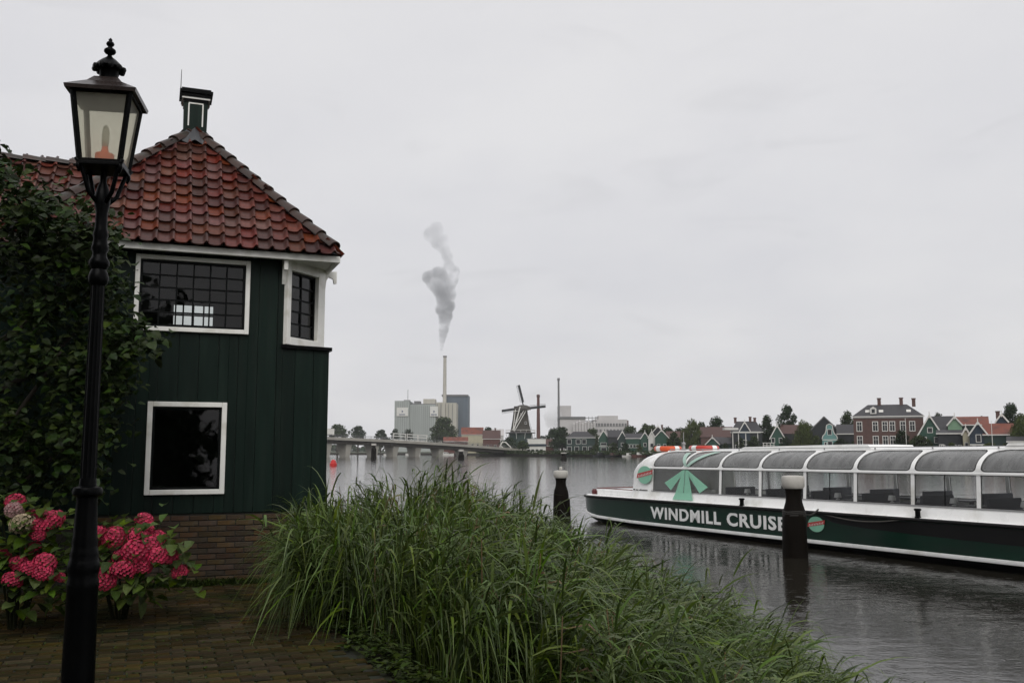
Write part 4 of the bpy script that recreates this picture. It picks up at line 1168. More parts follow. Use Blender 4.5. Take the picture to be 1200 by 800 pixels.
# window posts, rails
for s_ in (0, 1):
    def Y(y): return y if s_ == 0 else 2 * HB - y
    for k, x in enumerate(bays):
        m = MB(); wd = .05 if k != 1 else .022
        a0, a1 = sorted((Y(YI - .005), Y(YI + .05))); b0, b1 = sorted((Y(YI + .045), Y(YI + .10)))
        m.add([(x - wd, a0, 1.2), (x + wd, a0, 1.2), (x + wd, a1, 1.2), (x - wd, a1, 1.2), (x - wd, b0, 1.98), (x + wd, b0, 1.98), (x + wd, b1, 1.98), (x - wd, b1, 1.98)], [(0,3,2,1),(4,5,6,7),(0,1,5,4),(1,2,6,5),(2,3,7,6),(3,0,4,7)])
        m.build('window_post', BWHITE if k != 1 else GREYM, boat)
    m = MB(); m.bar((xa0 - .6, Y(YI + .055), 1.975), (xcE, Y(YI + .055), 1.975), .07, .05); m.build('waist_rail', BWHITE, boat, bevel=.01)
    m = MB(); m.bar((xa0, Y(YI + .0), 1.215), (xcE, Y(YI + .0), 1.215), .05, .03); m.build('sill_rail', GREYM, boat)
    # lower panes and their dark gaskets
    for k in range(len(bays) - 1):
        xa, xb = bays[k] + .05, bays[k + 1] - .05
        if k == 0: xb = bays[1] - .02
        if k == 1: xa = bays[1] + .02
        g = MB(); g.add([(xa, Y(YI + .022), 1.225), (xb, Y(YI + .022), 1.225), (xb, Y(YI + .072), 1.955), (xa, Y(YI + .072), 1.955)], [(0, 1, 2, 3)]); pn = g.build('window_pane', BGLASS, boat)
        q = MB(); t = .018
        for (x0_, x1_, z0_, z1_) in ((xa, xa + t, 1.225, 1.955), (xb - t, xb, 1.225, 1.955), (xa, xb, 1.225, 1.245), (xa, xb, 1.935, 1.955)):
            f0 = (z0_ - 1.225) / .73 * .05; f1 = (z1_ - 1.225) / .73 * .05; o_ = .010 if s_ == 0 else .014
            q.add([(x0_, Y(YI + o_ + f0), z0_), (x1_, Y(YI + o_ + f0), z0_), (x1_, Y(YI + o_ + f1), z1_), (x0_, Y(YI + o_ + f1), z1_)], [(0, 1, 2, 3)])
        if s_ == 0 and k in (2 + 2, 2 + 4): q.add([((xa + xb) / 2 - .015, Y(YI + .012), 1.225), ((xa + xb) / 2 + .015, Y(YI + .012), 1.225), ((xa + xb) / 2 + .015, Y(YI + .062), 1.955), ((xa + xb) / 2 - .015, Y(YI + .062), 1.955)], [(0, 1, 2, 3)])
        q.build('gasket', RUB, pn)
    # curved roof panes with rounded corners, and the white frame round each
    rb = [bays[0]] + [bays[0] + bayw * (k) for k in range(1, 13)]
    for k in range(len(rb) - 1):
        xa, xb = rb[k], rb[k + 1]
        ncor = 5; ring = []; rec = []
        x0_, x1_, s0_, s1_ = .035, 1 - .035, .03, .95; cxr, csr = .16, .34
        for (cx_, cs_, a0_) in ((x1_ - cxr * .45, s0_ + csr * .3, -90), (x1_ - cxr, s1_ - csr, 0), (x0_ + cxr, s1_ - csr, 90), (x0_ + cxr * .45, s0_ + csr * .3, 180)):
            low = cs_ < .4
            for j in range(ncor):
                a = R(a0_ + 90 * j / (ncor - 1)); rx, rs = (cxr * .45, csr * .3) if low else (cxr, csr)
                u, v_ = cx_ + rx * math.cos(a), cs_ + rs * math.sin(a); ring.append((u, v_))
                # matching point on the rectangle
                du, dv_ = math.cos(a), math.sin(a); mm_ = max(abs(du), abs(dv_)); 
                rec.append((min(1, max(0, cx_ + (1.0 - cx_ if du > 0 else cx_) * du / mm_ if abs(du) > 1e-6 else cx_)), min(1, max(0, cs_ + ((1 - cs_) if dv_ > 0 else cs_) * dv_ / mm_))))
        def P3(u, v_, off=0.0):
            y_, z_ = pc(v_); y2, z2 = pc(min(1.05, v_ + .01)); ty, tz = y2 - y_, z2 - z_; ln = math.hypot(ty, tz); ny, nz2 = -tz / ln, ty / ln
            return (xa + (xb - xa) * u, Y(y_ + ny * off), z_ + nz2 * off)
        # densify edges
        def dens(lst):
            o = []
            for i in range(len(lst)):
                a, b = lst[i], lst[(i + 1) % len(lst)]
                nn = 5 if (i % ncor) == ncor - 1 else 1
                for j in range(nn): o.append((a[0] + (b[0] - a[0]) * j / nn, a[1] + (b[1] - a[1]) * j / nn))
            return o
        R1, R2 = dens(ring), dens(rec)
        f = MB(); f.grid([[P3(u, v_, .012) for u, v_ in R1], [P3(u, v_, .03) for u, v_ in R1], [P3(u, v_, .03) for u, v_ in R2]], closed=True)
        f.build('roof_frame', BWHITE, boat)
        g = MB(); cu, cv = .5, .5
        rows_ = []
        for q in (1.0, .8, .6, .4, .2, .02): rows_.append([P3(cu + (u - cu) * q, cv + (v_ - cv) * q, .014) for u, v_ in R1])
        g.grid(rows_, closed=True); g.build('roof_pane', RGLASS, boat, smooth=True)
        gk = MB(); gk.grid([[P3(.5 + (u - .5) * 1.0, .5 + (v_ - .5) * 1.0, .032) for u, v_ in R1], [P3(.5 + (u - .5) * .975, .5 + (v_ - .5) * .95, .032) for u, v_ in R1]], closed=True); gk.build('gasket', RUB, boat)
# roof centre
ye, ze = pc(1.0)
rf = MB(); rf.grid([[(x, ye - .03, ze + .01), (x, ye, ze + .055), (x, ye + .15, ze + .065), (x, HB, ze + .10), (x, 2 * HB - ye - .15, ze + .065), (x, 2 * HB - ye, ze + .055), (x, 2 * HB - ye + .03, ze + .01)] for x in (xa0 - .15, xa0 + 3, xcE)]); rf.build('roof', BWHITE, boat)
for k, x in enumerate(bays):
    hd = MB(); hd.tube([(x, ye - .02, ze + .05), (x, ye - .02, ze + .10)], .02, 6); hd.build('rail_stud', GREYM, boat)
hr = MB(); hr.tube([(bays[0], ye - .02, ze + .10), (xcE, ye - .02, ze + .10)], .012, 6); hr.build('grab_rail', GREYM, boat)
# flat raised roof panels
xp0, xp1 = bt(872, 1.6), bt(1028, 1.6)
rp = MB(); rp.prism([(xp0, 1.3, ze + .07), (xp0 + .3, 1.3, ze + .15), (xp1 - .7, 1.3, ze + .19), (xp1 - .1, 1.3, ze + .17), (xp1, 1.3, ze + .07)], (0, 1.7, 0)); rp.build('roof_hatch', BWHITE, boat)
xp0 = bt(1184, 1.6)
rp = MB(); rp.prism([(xp0, 1.3, ze + .07), (xp0 + .1, 1.3, ze + .17), (xp0 + 3.0, 1.3, ze + .18), (xp0 + 3.1, 1.3, ze + .07)], (0, 1.7, 0)); rp.build('roof_hatch', BWHITE, boat)
# stern end of the cabin: white shell
es = MB(); secs = []
full = [(YI - .06, .95), (YI, 1.24), (YI + .045, 1.6), (YI + .06, 1.97)] + [(pc(k / 6)[0] - .01, pc(k / 6)[1] + .025) for k in range(0, 7)] + [(HB, ze + .10)]
for (x, sc1, yy) in ((xa0 - 1.27, .0, .10), (xa0 - 1.25, .70, .05), (xa0 - 1.2, .78, .03), (xa0 - 1.05, .86, .015), (xa0 - .8, .94, .0), (xa0 - .5, .985, 0), (xa0 + .0, 1.0, 0)):
    secs.append([(x, y_ + (HB - y_) * yy, .95 + (z_ - .95) * (sc1 if z_ > 1.7 else min(1, sc1 * 1.35))) for y_, z_ in full])
    secs[-1] += [(x_, 2 * HB - y_, z_) for x_, y_, z_ in reversed(secs[-1][:-1])]
es.grid(secs); es.build('cabin_end', BWHITE, boat, smooth=True, angle=50)
# raised stern deck and rail
sdk = MB(); sdk.prism([(xt + .55, .55, .95), (xa0 - .9, .42, .95), (xa0 - .9, 2 * HB - .42, .95), (xt + .55, 2 * HB - .55, .95)], (0, 0, .20)); sdk.build('stern_deck', BWHITE, boat, bevel=.03)
srl = MB(); srl.tube([(xt + .55, .58, 1.19), (xa0 - .9, .46, 1.19)], .018, 8); srl.tube([(xt + .55, .58, 1.19), (xt + .55, 2 * HB - .58, 1.19)], .018, 8)
srl.build('stern_rail', M('varnished_red_wood', (0.12, 0.03, 0.025), 0.35, 0.2), boat)
for k in range(2):
    f = MB(); f.lathe([(.02, -.11), (.08, -.10), (.105, -.05), (.105, .05), (.08, .10), (.02, .11)], 14, (xt + .33 + .27 * k, .62 + .02 * k, 1.04)); f.build('stern_fender', M('dark_red_rubber', (0.09, 0.012, 0.014), 0.4, 0.2), boat, smooth=True)
# bollards on the side deck
for px_ in (866, 1069, 1202):
    x = bt(px_, .1); b = MB(); b.lathe([(.075, .93), (.075, .97), (.06, .98), (.06, 1.10), (.085, 1.12), (.085, 1.15), (.06, 1.16)], 14, (x, .10, 0)); b.build('bollard', BLACK, boat, smooth=True, angle=40)
# interior: floor, far seats and tables
fl_ = MB(); fl_.box(xa0 - .3, xcE, YI + .1, 2 * HB - YI - .1, .60, .66); fl_.build('cabin_floor', FLOORM, boat)
for k in range(2, 12):
    xm = bays[k] + bayw * .1
    for side in (0, 1):
        y0_, y1_ = (YI + .12, 1.55) if side == 0 else (2 * HB - 1.55, 2 * HB - YI - .12)
        b = MB(); b.box(xm - .07, xm, y0_, y1_, .66, 1.44); b.box(xm, xm + .42, y0_, y1_, .98, 1.08); b.box(xm - .49, xm - .07, y0_, y1_, .98, 1.08); b.build('bench_seat', SEAT, boat, bevel=.02)
        xt_ = bays[k] + bayw * .60
        if side == 0: b = MB(); b.box(xt_ - .3, xt_ + .3, y0_, y1_ - .2, 1.20, 1.235); b.box(xt_ - .04, xt_ + .04, .8, .88, .66, 1.2); b.build('cabin_table', FLOORM, boat)
        else: b = MB(); b.box(xt_ - .3, xt_ + .3, y0_ + .2, y1_, 1.20, 1.235); b.box(xt_ - .04, xt_ + .04, 3.3, 3.38, .66, 1.2); b.build('cabin_table', FLOORM, boat)
tie = MB(); tie.box(xcE - .1, xcE, YI + .1, 2 * HB - YI - .1, .66, 2.4); tie.build('bulkhead', FLOORM, boat)
# lettering -----------------------------------------------------------------
def text_mesh(body, name, mat, width, height, bold=0.0, shear=0.0):
    cu_ = bpy.data.curves.new('txt', 'FONT'); cu_.body = body; cu_.offset = bold; cu_.resolution_u = 3; cu_.space_character = 1.12; cu_.shear = shear; cu_.extrude = 0.01
    ob = bpy.data.objects.new('txt', cu_); COL.objects.link(ob)
    dg = bpy.context.evaluated_depsgraph_get(); me = bpy.data.meshes.new_from_object(ob.evaluated_get(dg))
    bpy.data.objects.remove(ob); 
    co = np.zeros(len(me.vertices) * 3); me.vertices.foreach_get('co', co); co = co.reshape(-1, 3)
    mn, mxx = co.min(0), co.max(0); co[:, 0] = (co[:, 0] - mn[0]) / (mxx[0] - mn[0]) * width; co[:, 1] = (co[:, 1] - mn[1]) / (mxx[1] - mn[1]) * height; co[:, 2] *= .4
    me.vertices.foreach_set('co', co.ravel()); me.update(); me.name = name; me.materials.clear(); me.materials.append(mat)
    return me
xw0 = bt(759, .03); wtot = bt(914, .03) - xw0
for word, pa_, pb_, ext in (('WINDMILL', 760, 841, 1.0), ('CRUISES', 848, 914.5, 7.1 / 6.0)):
    xw0 = bt(pa_, .03); me = text_mesh(word, 'lettering', BWHITE, (bt(pb_, .03) - xw0) * ext, .40, bold=.032)
    tag(link('lettering', me, hull, mat4=Matrix.Translation((xw0, .030, .33)) @ Matrix.Rotation(R(90), 4, 'X')), 'white capital letters reading ' + word)
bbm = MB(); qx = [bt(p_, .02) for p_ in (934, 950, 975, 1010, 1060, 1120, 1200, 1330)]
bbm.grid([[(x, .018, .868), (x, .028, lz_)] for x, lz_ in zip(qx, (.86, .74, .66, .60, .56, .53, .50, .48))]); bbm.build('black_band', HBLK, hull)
# round emblem: mint disc, red slanted banner with pale strokes
def emblem(cx_, cy_, cz_, rad, parent, tilt=0.0, sx=1.4):
    ST = Matrix.Diagonal((sx, 1, 1, 1))
    d = MB(); d.lathe([(rad, 0), (rad, .006)], 28); d.xform(Matrix.Translation((cx_, cy_, cz_)) @ ST @ Matrix.Rotation(tilt, 4, 'X') @ Matrix.Rotation(R(90), 4, 'X'))
    disc = d.build('emblem', MINT, parent)
    q = MB(); q.prism([(-1.08 * rad, 0, -.42 * rad), (1.05 * rad, 0, .10 * rad), (1.12 * rad, 0, .62 * rad), (-1.0 * rad, 0, .12 * rad)], (0, -.004, 0)); q.xform(Matrix.Translation((cx_, cy_ - .008, cz_)) @ ST @ Matrix.Rotation(tilt, 4, 'X')); q.build('emblem_banner', RED, disc)
    s2 = MB(); r_ = random.Random(2)
    for k in range(9):
        u = -.85 * rad + k * .21 * rad; z_ = u * .25 - .02 * rad
        s2.bar((u, 0, z_ - .10 * rad), (u + .07 * rad, 0, z_ + .16 * rad), .03 * rad, .004, up=(0, 1, 0)); s2.bar((u, 0, z_ + (.02 if k % 2 else .14) * rad), (u + .13 * rad, 0, z_ + (.05 if k % 2 else .17) * rad), .004, .035 * rad)
    s2.xform(Matrix.Translation((cx_, cy_ - .016, cz_)) @ ST @ Matrix.Rotation(tilt, 4, 'X')); tag(s2.build('emblem_script', BWHITE, disc), kind='stuff')
    return disc
emblem(bt(755, YI), YI - .03, 1.74, .30, boat, R(-3))
emblem(bt(952, .04), .012, .60, .20, hull)
# small print on the cabin end
sp = MB(); r_ = random.Random(5); xx = bt(741.5, YI)
while xx < bt(757.5, YI):
    wq = r_.uniform(.02, .05); sp.box(xx, xx + wq, YI - .03, YI - .022, 1.205, 1.205 + r_.choice((.035, .035, .05))); xx += wq + r_.choice((.02, .02, .06))
tag(sp.build('small_print', RUB, boat), kind='stuff')
# windmill drawing in mint over the side and windows
xc = bt(800, YI)
dec = MB()
def wy(z): return YI - .012 + max(0, (z - 1.24)) / .7 * .05
def flat(poly): 
    dec.add([(xc + u, wy(z) - (.004 if z > 1.24 else .035 + .07 * (1.24 - z) / .29), z) for u, z in poly], [tuple(range(len(poly)))])
flat([(-.50, .985), (.55, .985), (.42, 1.20), (-.40, 1.20)])
dec_t = MB
flat([(-.40, 1.20), (.005, 1.20), (.005, 1.93), (-.10, 1.93)])
flat([(.03, 1.20), (.44, 1.20), (.15, 1.93), (.03, 1.93)])
flat([(-.10, 1.93), (-1.06, 1.50), (-.70, 1.27), (-.17, 1.74)])
flat([(.15, 1.93), (1.18, 1.42), (.82, 1.22), (.21, 1.74)])
dc = dec.build('windmill_print', MINT, boat)
up_ = MB()
def roofp(u, v_): y_, z_ = pc(v_); return (xc + u, y_ - .045, z_ + .03)
for poly in ([(.0, .02), (.12, .02), (-.28, .80), (-.52, .80)], [(.06, .02), (.22, .02), (1.15, .85), (.80, .88)]):
    n_ = 8; L_, R_ = [], []
    for k in range(n_ + 1):
        t = k / n_
        L_.append(roofp(poly[0][0] + (poly[3][0] - poly[0][0]) * t, poly[0][1] + (poly[3][1] - poly[0][1]) * t)); R_.append(roofp(poly[1][0] + (poly[2][0] - poly[1][0]) * t, poly[1][1] + (poly[2][1] - poly[1][1]) * t))
    up_.grid([L_, R_])
MINTG = M('mint_film', (0.34, 0.50, 0.42), 0.35, 0.05)
up_.build('sail_print', MINTG, dc)
# things on the boat ----------------------------------------------------------
MBt = Matrix.Translation(boat.location) @ boat.rotation_euler.to_matrix().to_4x4()
def lifebuoy(px_, col_, label, ln):
    x = bt(px_, ye + .3); p = MBt @ Vector((x, ye + .40, ze + .13))
    t = empty('lifebuoy', p, brz); tag(t, label, 'lifebuoy', 'lifebuoys lying on the boat roof')
    N_, n_ = 32, 12; m = [MB(), MB()]
    for part in (0, 1):
        for q in range(4):
            a0, a1 = (q * 90 + 12, q * 90 + 78) if part == 0 else (q * 90 - 12, q * 90 + 12)
            rows_ = []
            for k in range(9):
                a = R(a0 + (a1 - a0) * k / 8); rr_ = .085 if part == 0 else .089
                rows_.append([((ln + rr_ * math.cos(b)) * math.cos(a), (.36 + rr_ * math.cos(b)) * math.sin(a), rr_ * 1.05 * math.sin(b)) for b in [2 * math.pi * j / n_ for j in range(n_)]])
            mm_ = MB(); mm_.grid(rows_, closed=True); mm_.build('ring' if part == 0 else 'band', col_ if part == 0 else BWHITE, t, smooth=True)
lifebuoy(779, M('orange_vinyl', (0.62, 0.085, 0.02), 0.4, 0.1), 'orange lifebuoy on the boat roof above the round emblem', .48)
lifebuoy(821, M('red_vinyl', (0.48, 0.04, 0.025), 0.4, 0.1), 'red lifebuoy on the boat roof above the windmill print', .50)
vt = empty('roof_lamp', MBt @ Vector((bt(799, ye + .3), ye + .35, ze + .06)), brz); tag(vt, 'small navigation lamp on the boat roof between the two lifebuoys', 'lamp')
m = MB(); m.lathe([(.09, 0), (.09, .05), (.05, .07), (.05, .2), (.07, .21), (.06, .27), (.02, .29)], 10); m.build('body', GREYM, vt, smooth=True)
m = MB(); m.tube([(0, 0, .28), (0, 0, .62)], .012, 6); m.build('mast', GREYM, vt)
LAMPW = M('white_lampshade', (0.75, 0.75, 0.72), 0.4, 0.03)
for k in range(2, 9):
    x = bays[k] + bayw * .52; p = MBt @ Vector((x, YI + .28, 1.236))
    t = empty('table_lamp', p, brz); tag(t, 'small white table lamp behind the %s wide boat window from the emblem' % ('second', 'third', 'fourth', 'fifth', 'sixth', 'seventh', 'eighth')[k - 2], 'table lamp', 'table lamps along the boat windows')
    m = MB(); m.lathe([(.05, 0), (.05, .015), (.015, .03), (.015, .06)], 10); m.build('foot', LAMPW, t)
    m = MB(); m.lathe([(.095, .05), (.10, .06), (.075, .17), (.07, .172)], 12); m.build('shade', LAMPW, t, smooth=True, angle=40)

# ================================================================== MOORING POSTS
CAPW = M('weathered_cap', (0.46, 0.44, 0.40), 0.6, 0.12, 6, 0.2, 30)
def mooring_post(px_, y_top, y_cap, y_neck, wpx, Yd, label, name='mooring_post', lean=0.0):
    sc1 = Yd / FPX; r0 = wpx * .5 * sc1
    p = at_y(px_, HOR, Yd); zt_ = at_y(px_, y_top, Yd).z; zc = at_y(px_, y_cap, Yd).z; zn = at_y(px_, y_neck, Yd).z
    t = empty(name, (p.x, Yd, 0)); tag(t, label, 'mooring post', 'mooring posts in the river'); t.rotation_euler = (0, lean, .3)
    n_ = 22
    def rg(r, z, wob=.03): return [(r * (1 + wob * math.sin(5 * a + z * 3)) * math.cos(a), r * (1 + wob * math.sin(5 * a + z * 3)) * math.sin(a), z) for a in [2 * math.pi * k / n_ for k in range(n_)]]
    m = MB(); m.grid([rg(r0 * 1.08, -.8), rg(r0 * 1.08, .1), rg(r0 * 1.03, zn * .55), rg(r0, zn - .12), rg(r0 * .93, zn), rg(r0 * .72, zn + (zc - zn) * .35), rg(r0 * .66, zn + (zc - zn) * .6), rg(r0 * .72, zc - .04), rg(r0 * .78, zc)], closed=True); m.build('pile', DARKWOOD, t, smooth=True, angle=60)
    c = MB(); c.lathe([(r0 * .84, zc - .02), (r0 * .88, zc), (r0 * .97, zc + .04), (r0 * .98, zt_ - .05), (r0 * .90, zt_ - .01), (r0 * .45, zt_ + .005)], 18); c.build('cap', CAPW, t, smooth=True, angle=40)
    return t, zn
t1, zn1 = mooring_post(928, 557, 571, 598, 26.5, 23.4, 'thick dark mooring post with pale cap in front of the boat lettering')
kb = MB(); kb.lathe([(.05, 0), (.06, .06), (.03, .1)], 8, (0, 0, at_y(657, 550, 31.5).z)); 
t2, zn2 = mooring_post(657, 551, 559, 575, 17.5, 31.5, 'dark mooring post with pale cap and small knob standing behind the reeds')
kb.build('knob', CAPW, t2)
# side pile against the second post
s_ = MB(); s_.tube([(.22, -.05, -.6), (.20, -.05, .6), (.19, -.05, 1.0)], [.12, .11, .1], 10); s_.build('side_pile', DARKWOOD, t2, smooth=True)
# mooring rope from the near post to the deck
pa = Vector((t1.location.x + .2, t1.location.y, zn1 - .05)); pbx = MBt @ Vector((bt(954, .12), .12, .98))
rope = MB(); pts = [pa.lerp(pbx, k / 10) - Vector((0, 0, .10 * math.sin(math.pi * k / 10))) for k in range(11)]
rope.tube(pts, .022, 6)
for k in range(3): rope.tube([Vector((t1.location.x, t1.location.y, zn1 - .02 - .045 * k)) + Vector((.265 * math.cos(a), .265 * math.sin(a), .01 * math.sin(3 * a))) for a in [2 * math.pi * j / 20 for j in range(21)]], .022, 6)
tag(rope.build('mooring_rope', M('dark_rope', (0.02, 0.018, 0.015), 0.8, 0.3), smooth=True), 'dark rope tied from the thick mooring post to the boat deck', 'rope')
rp2 = MB(); pts = [MBt @ Vector((bt(954, .1) + (bt(1066, .1) - bt(954, .1)) * k / 16, -.02, .93 - .16 * math.sin(math.pi * k / 16))) for k in range(17)]
rp2.tube(pts, .018, 6); tag(rp2.build('slack_rope', M('pale_rope', (0.09, 0.085, 0.075), 0.8, 0.3), smooth=True), 'slack pale rope hanging along the boat hull beside the small emblem', 'rope')
# ================================================================== FAR SHORE
def mp(Y): return Y / FPX
F_WHITE = M('far_white', (0.62, 0.61, 0.57), 0.6, 0.08, .5, 0)
F_GREEN = M('far_green_boards', (0.016, 0.062, 0.040), 0.6, 0.2, .6, 0)
F_DGREEN = M('far_dark_green', (0.010, 0.030, 0.024), 0.6, 0.2, .6, 0)
F_LGREEN = M('far_pale_green', (0.16, 0.27, 0.17), 0.6, 0.15, .6, 0)
F_TURQ = M('far_turquoise', (0.13, 0.28, 0.26), 0.6, 0.12, .6, 0)
F_BLACK = M('far_black_boards', (0.012, 0.015, 0.017), 0.6, 0.2, .6, 0)
F_BLUE = M('far_navy_boards', (0.014, 0.026, 0.042), 0.6, 0.2, .6, 0)
F_CREAM = M('far_cream', (0.42, 0.39, 0.28), 0.7, 0.1, .6, 0)
F_BRICK = M('far_brick', (0.095, 0.052, 0.043), 0.8, 0.2, 1.5, 0)
F_REDBRICK = M('far_red_brick', (0.10, 0.042, 0.034), 0.8, 0.2, 1.5, 0)
F_SLATE = M('far_slate', (0.034, 0.033, 0.036), 0.6, 0.2, .8, 0)
F_REDT = M('far_red_tile', (0.17, 0.048, 0.028), 0.7, 0.25, 1.2, 0, col2=(0.09, 0.035, 0.026), c2amt=.3, c2scale=.5)
F_BROWNT = M('far_brown_tile', (0.075, 0.038, 0.032), 0.7, 0.2, 1.2, 0)
F_GLASS = M('far_window_glass', (0.02, 0.022, 0.025), 0.12, 0.1, 1, 0)
F_CONC = M('far_concrete', (0.42, 0.40, 0.35), 0.8, 0.15, .3, 0)
F_DCONC = M('far_dark_concrete', (0.085, 0.078, 0.066), 0.8, 0.2, .3, 0)
F_SILO = M('silo_cladding', (0.33, 0.355, 0.335), 0.7, 0.1, .05, 0, stretch=(8, 8, .3))
F_SILO2 = M('beige_cladding', (0.42, 0.40, 0.34), 0.7, 0.1, .05, 0, stretch=(8, 8, .3))
F_STEEL = M('blue_grey_cladding', (0.085, 0.11, 0.135), 0.6, 0.1, .05, 0, stretch=(8, 8, .3))
F_PALE = M('pale_plant_cladding', (0.46, 0.44, 0.43), 0.7, 0.12, .1, 0)
F_GREY = M('far_grey_metal', (0.14, 0.14, 0.14), 0.6, 0.15, .3, 0)
F_SIGNB = M('sign_blue_print', (0.03, 0.05, 0.14), 0.6, 0.05, 1, 0)

def bank_y(px):
    r = (px - CX) / FPX
    best = None
    for (x0, y0), (x1, y1) in zip(bank[:-1], bank[1:]):
        # x0+(x1-x0)s = r(y0+(y1-y0)s)
        den = (x1 - x0) - r * (y1 - y0)
        if abs(den) < 1e-9: continue
        s_ = (r * y0 - x0) / den
        if -1e-6 <= s_ <= 1 + 1e-6: best = y0 + (y1 - y0) * s_
    return best
def win(parent, x, z, w_, h_, y=0.0, mat=None, fr=.12, cross=False, name='window'):
    f = MB()
    f.box(x - w_/2 - fr, x - w_/2, y - .07, y + .02, z - fr, z + h_ + fr); f.box(x + w_/2, x + w_/2 + fr, y - .07, y + .02, z - fr, z + h_ + fr)
    f.box(x - w_/2, x + w_/2, y - .068, y + .02, z + h_, z + h_ + fr); f.box(x - w_/2, x + w_/2, y - .09, y + .02, z - fr, z)
    if cross: f.box(x - .04, x + .04, y - .06, y + .02, z, z + h_); f.box(x - w_/2, x + w_/2, y - .055, y + .02, z + h_ * .62, z + h_ * .62 + .08)
    o = f.build(name, mat or F_WHITE, parent)
    g = MB(); g.add([(x - w_/2, y - .02, z), (x + w_/2, y - .02, z), (x + w_/2, y - .02, z + h_), (x - w_/2, y - .02, z + h_)], [(0, 1, 2, 3)]); g.build('pane', F_GLASS, o)
def gable(px, Y, y_eave, y_ridge, wpx, label, wallm, roofm, depth=9, wins=(), trim=F_WHITE, rz=0.0, name='gabled_house', door=None, cat='house', grp='houses along the far shore', band=None, chim=None, finial=True):
    """gable end facing the camera. eave / ridge given as image rows"""
    s_ = mp(Y); g0 = at_y(px, HOR, Y); ze_ = at_y(px, y_eave, Y).z - FZ; zr_ = at_y(px, y_ridge, Y).z - FZ; hwid = wpx * s_ / 2
    t = empty(name, (g0.x, Y, FZ), -math.atan2(g0.x, Y) + rz); tag(t, label, cat, grp)
    m = MB(); m.prism([(-hwid, 0, -.5), (hwid, 0, -.5), (hwid, 0, ze_), (0, 0, zr_ - .05), (-hwid, 0, ze_)], (0, depth, 0)); m.build('wall', wallm, t)
    ov = .22; sl = (zr_ - ze_) / hwid
    for sd in (-1, 1):
        r_ = MB(); a = (sd * (hwid + ov), -.25, ze_ - ov * sl); b = (0, -.25, zr_)
        r_.prism([a, b, (0, -.25, zr_ + .22), (sd * (hwid + ov), -.25, ze_ - ov * sl + .2)] if sd < 0 else [b, a, (sd * (hwid + ov), -.25, ze_ - ov * sl + .2), (0, -.25, zr_ + .22)], (0, depth + .4, 0)); r_.build('roof', roofm, t)
        if trim:
            bb = MB(); bb.bar((sd * (hwid + ov), -.32, ze_ - ov * sl + .06), (0, -.32, zr_ + .10), .10, .30, up=(0, 0, 1)); bb.build('bargeboard', trim, t)
    if trim and finial:
        f = MB(); f.box(-.09, .09, -.40, -.22, zr_ - .5, zr_ + .9); f.build('finial', trim, t)
    if band:
        for zf in band: b_ = MB(); b_.box(-hwid, hwid, -.06, 0.0, zf - .12, zf + .12); b_.build('band', trim or F_WHITE, t)
    for wv in wins: win(t, *wv)
    if door: d_ = MB(); d_.box(door[0] - .5, door[0] + .5, -.06, 0.02, 0, 2.1); d_.build('door', door[1], t)
    if chim: c_ = MB(); c_.box(chim[0] - .35, chim[0] + .35, depth * .5, depth * .5 + .7, zr_ - 1.2, zr_ + chim[1]); c_.box(chim[0] - .45, chim[0] + .45, depth * .5 - .1, depth * .5 + .8, zr_ + chim[1], zr_ + chim[1] + .2); c_.build('chimney', F_BRICK, t)
    return t, hwid, ze_, zr_
def eaves(px0, px1, Y, y_eave, y_ridge, label, wallm, roofm, depth=8, wins=(), rz=0.0, name='house', hip=0.0, cat='house', grp='houses along the far shore', gutter=True, chim=()):
    """long side (eaves) facing the camera"""
    s_ = mp(Y); px = (px0 + px1) / 2; g0 = at_y(px, HOR, Y); ze_ = at_y(px, y_eave, Y).z - FZ; hwid = (px1 - px0) * s_ / 2
    zr_ = at_y(px, y_ridge, Y + depth / 2).z - FZ
    t = empty(name, (g0.x, Y, FZ), -math.atan2(g0.x, Y) + rz); tag(t, label, cat, grp)
    m = MB(); m.box(-hwid, hwid, 0, depth, -.5, ze_)
    if hip == 0:
        for x in (-hwid, hwid - .1): m.prism([(x, 0, ze_), (x, depth, ze_), (x, depth / 2, zr_ - .05)], (.1, 0, 0))
    m.build('wall', wallm, t)
    o = .3; A = [(-hwid - o, -o, ze_), (hwid + o, -o, ze_), (hwid + o, depth + o, ze_), (-hwid - o, depth + o, ze_)]; Rg = [(-hwid - o + hip, depth / 2, zr_), (hwid + o - hip, depth / 2, zr_)]
    r_ = MB(); r_.add(A + Rg, [(0, 1, 5, 4), (2, 3, 4, 5), (1, 2, 5), (3, 0, 4), (3, 2, 1, 0)]); r_.build('roof', roofm, t)
    if gutter: b_ = MB(); b_.box(-hwid - o, hwid + o, -o - .08, -o, ze_ - .18, ze_ + .06); b_.build('gutter', F_WHITE, t)
    for wv in wins: win(t, *wv)
    for (cx_, ch_) in chim: c_ = MB(); c_.box(cx_ - .4, cx_ + .4, depth * .5 - .4, depth * .5 + .4, zr_ - .6, zr_ + ch_); c_.box(cx_ - .5, cx_ + .5, depth * .5 - .5, depth * .5 + .5, zr_ + ch_, zr_ + ch_ + .25); c_.build('chimney', F_BRICK, t)
    return t, hwid, ze_, zr_

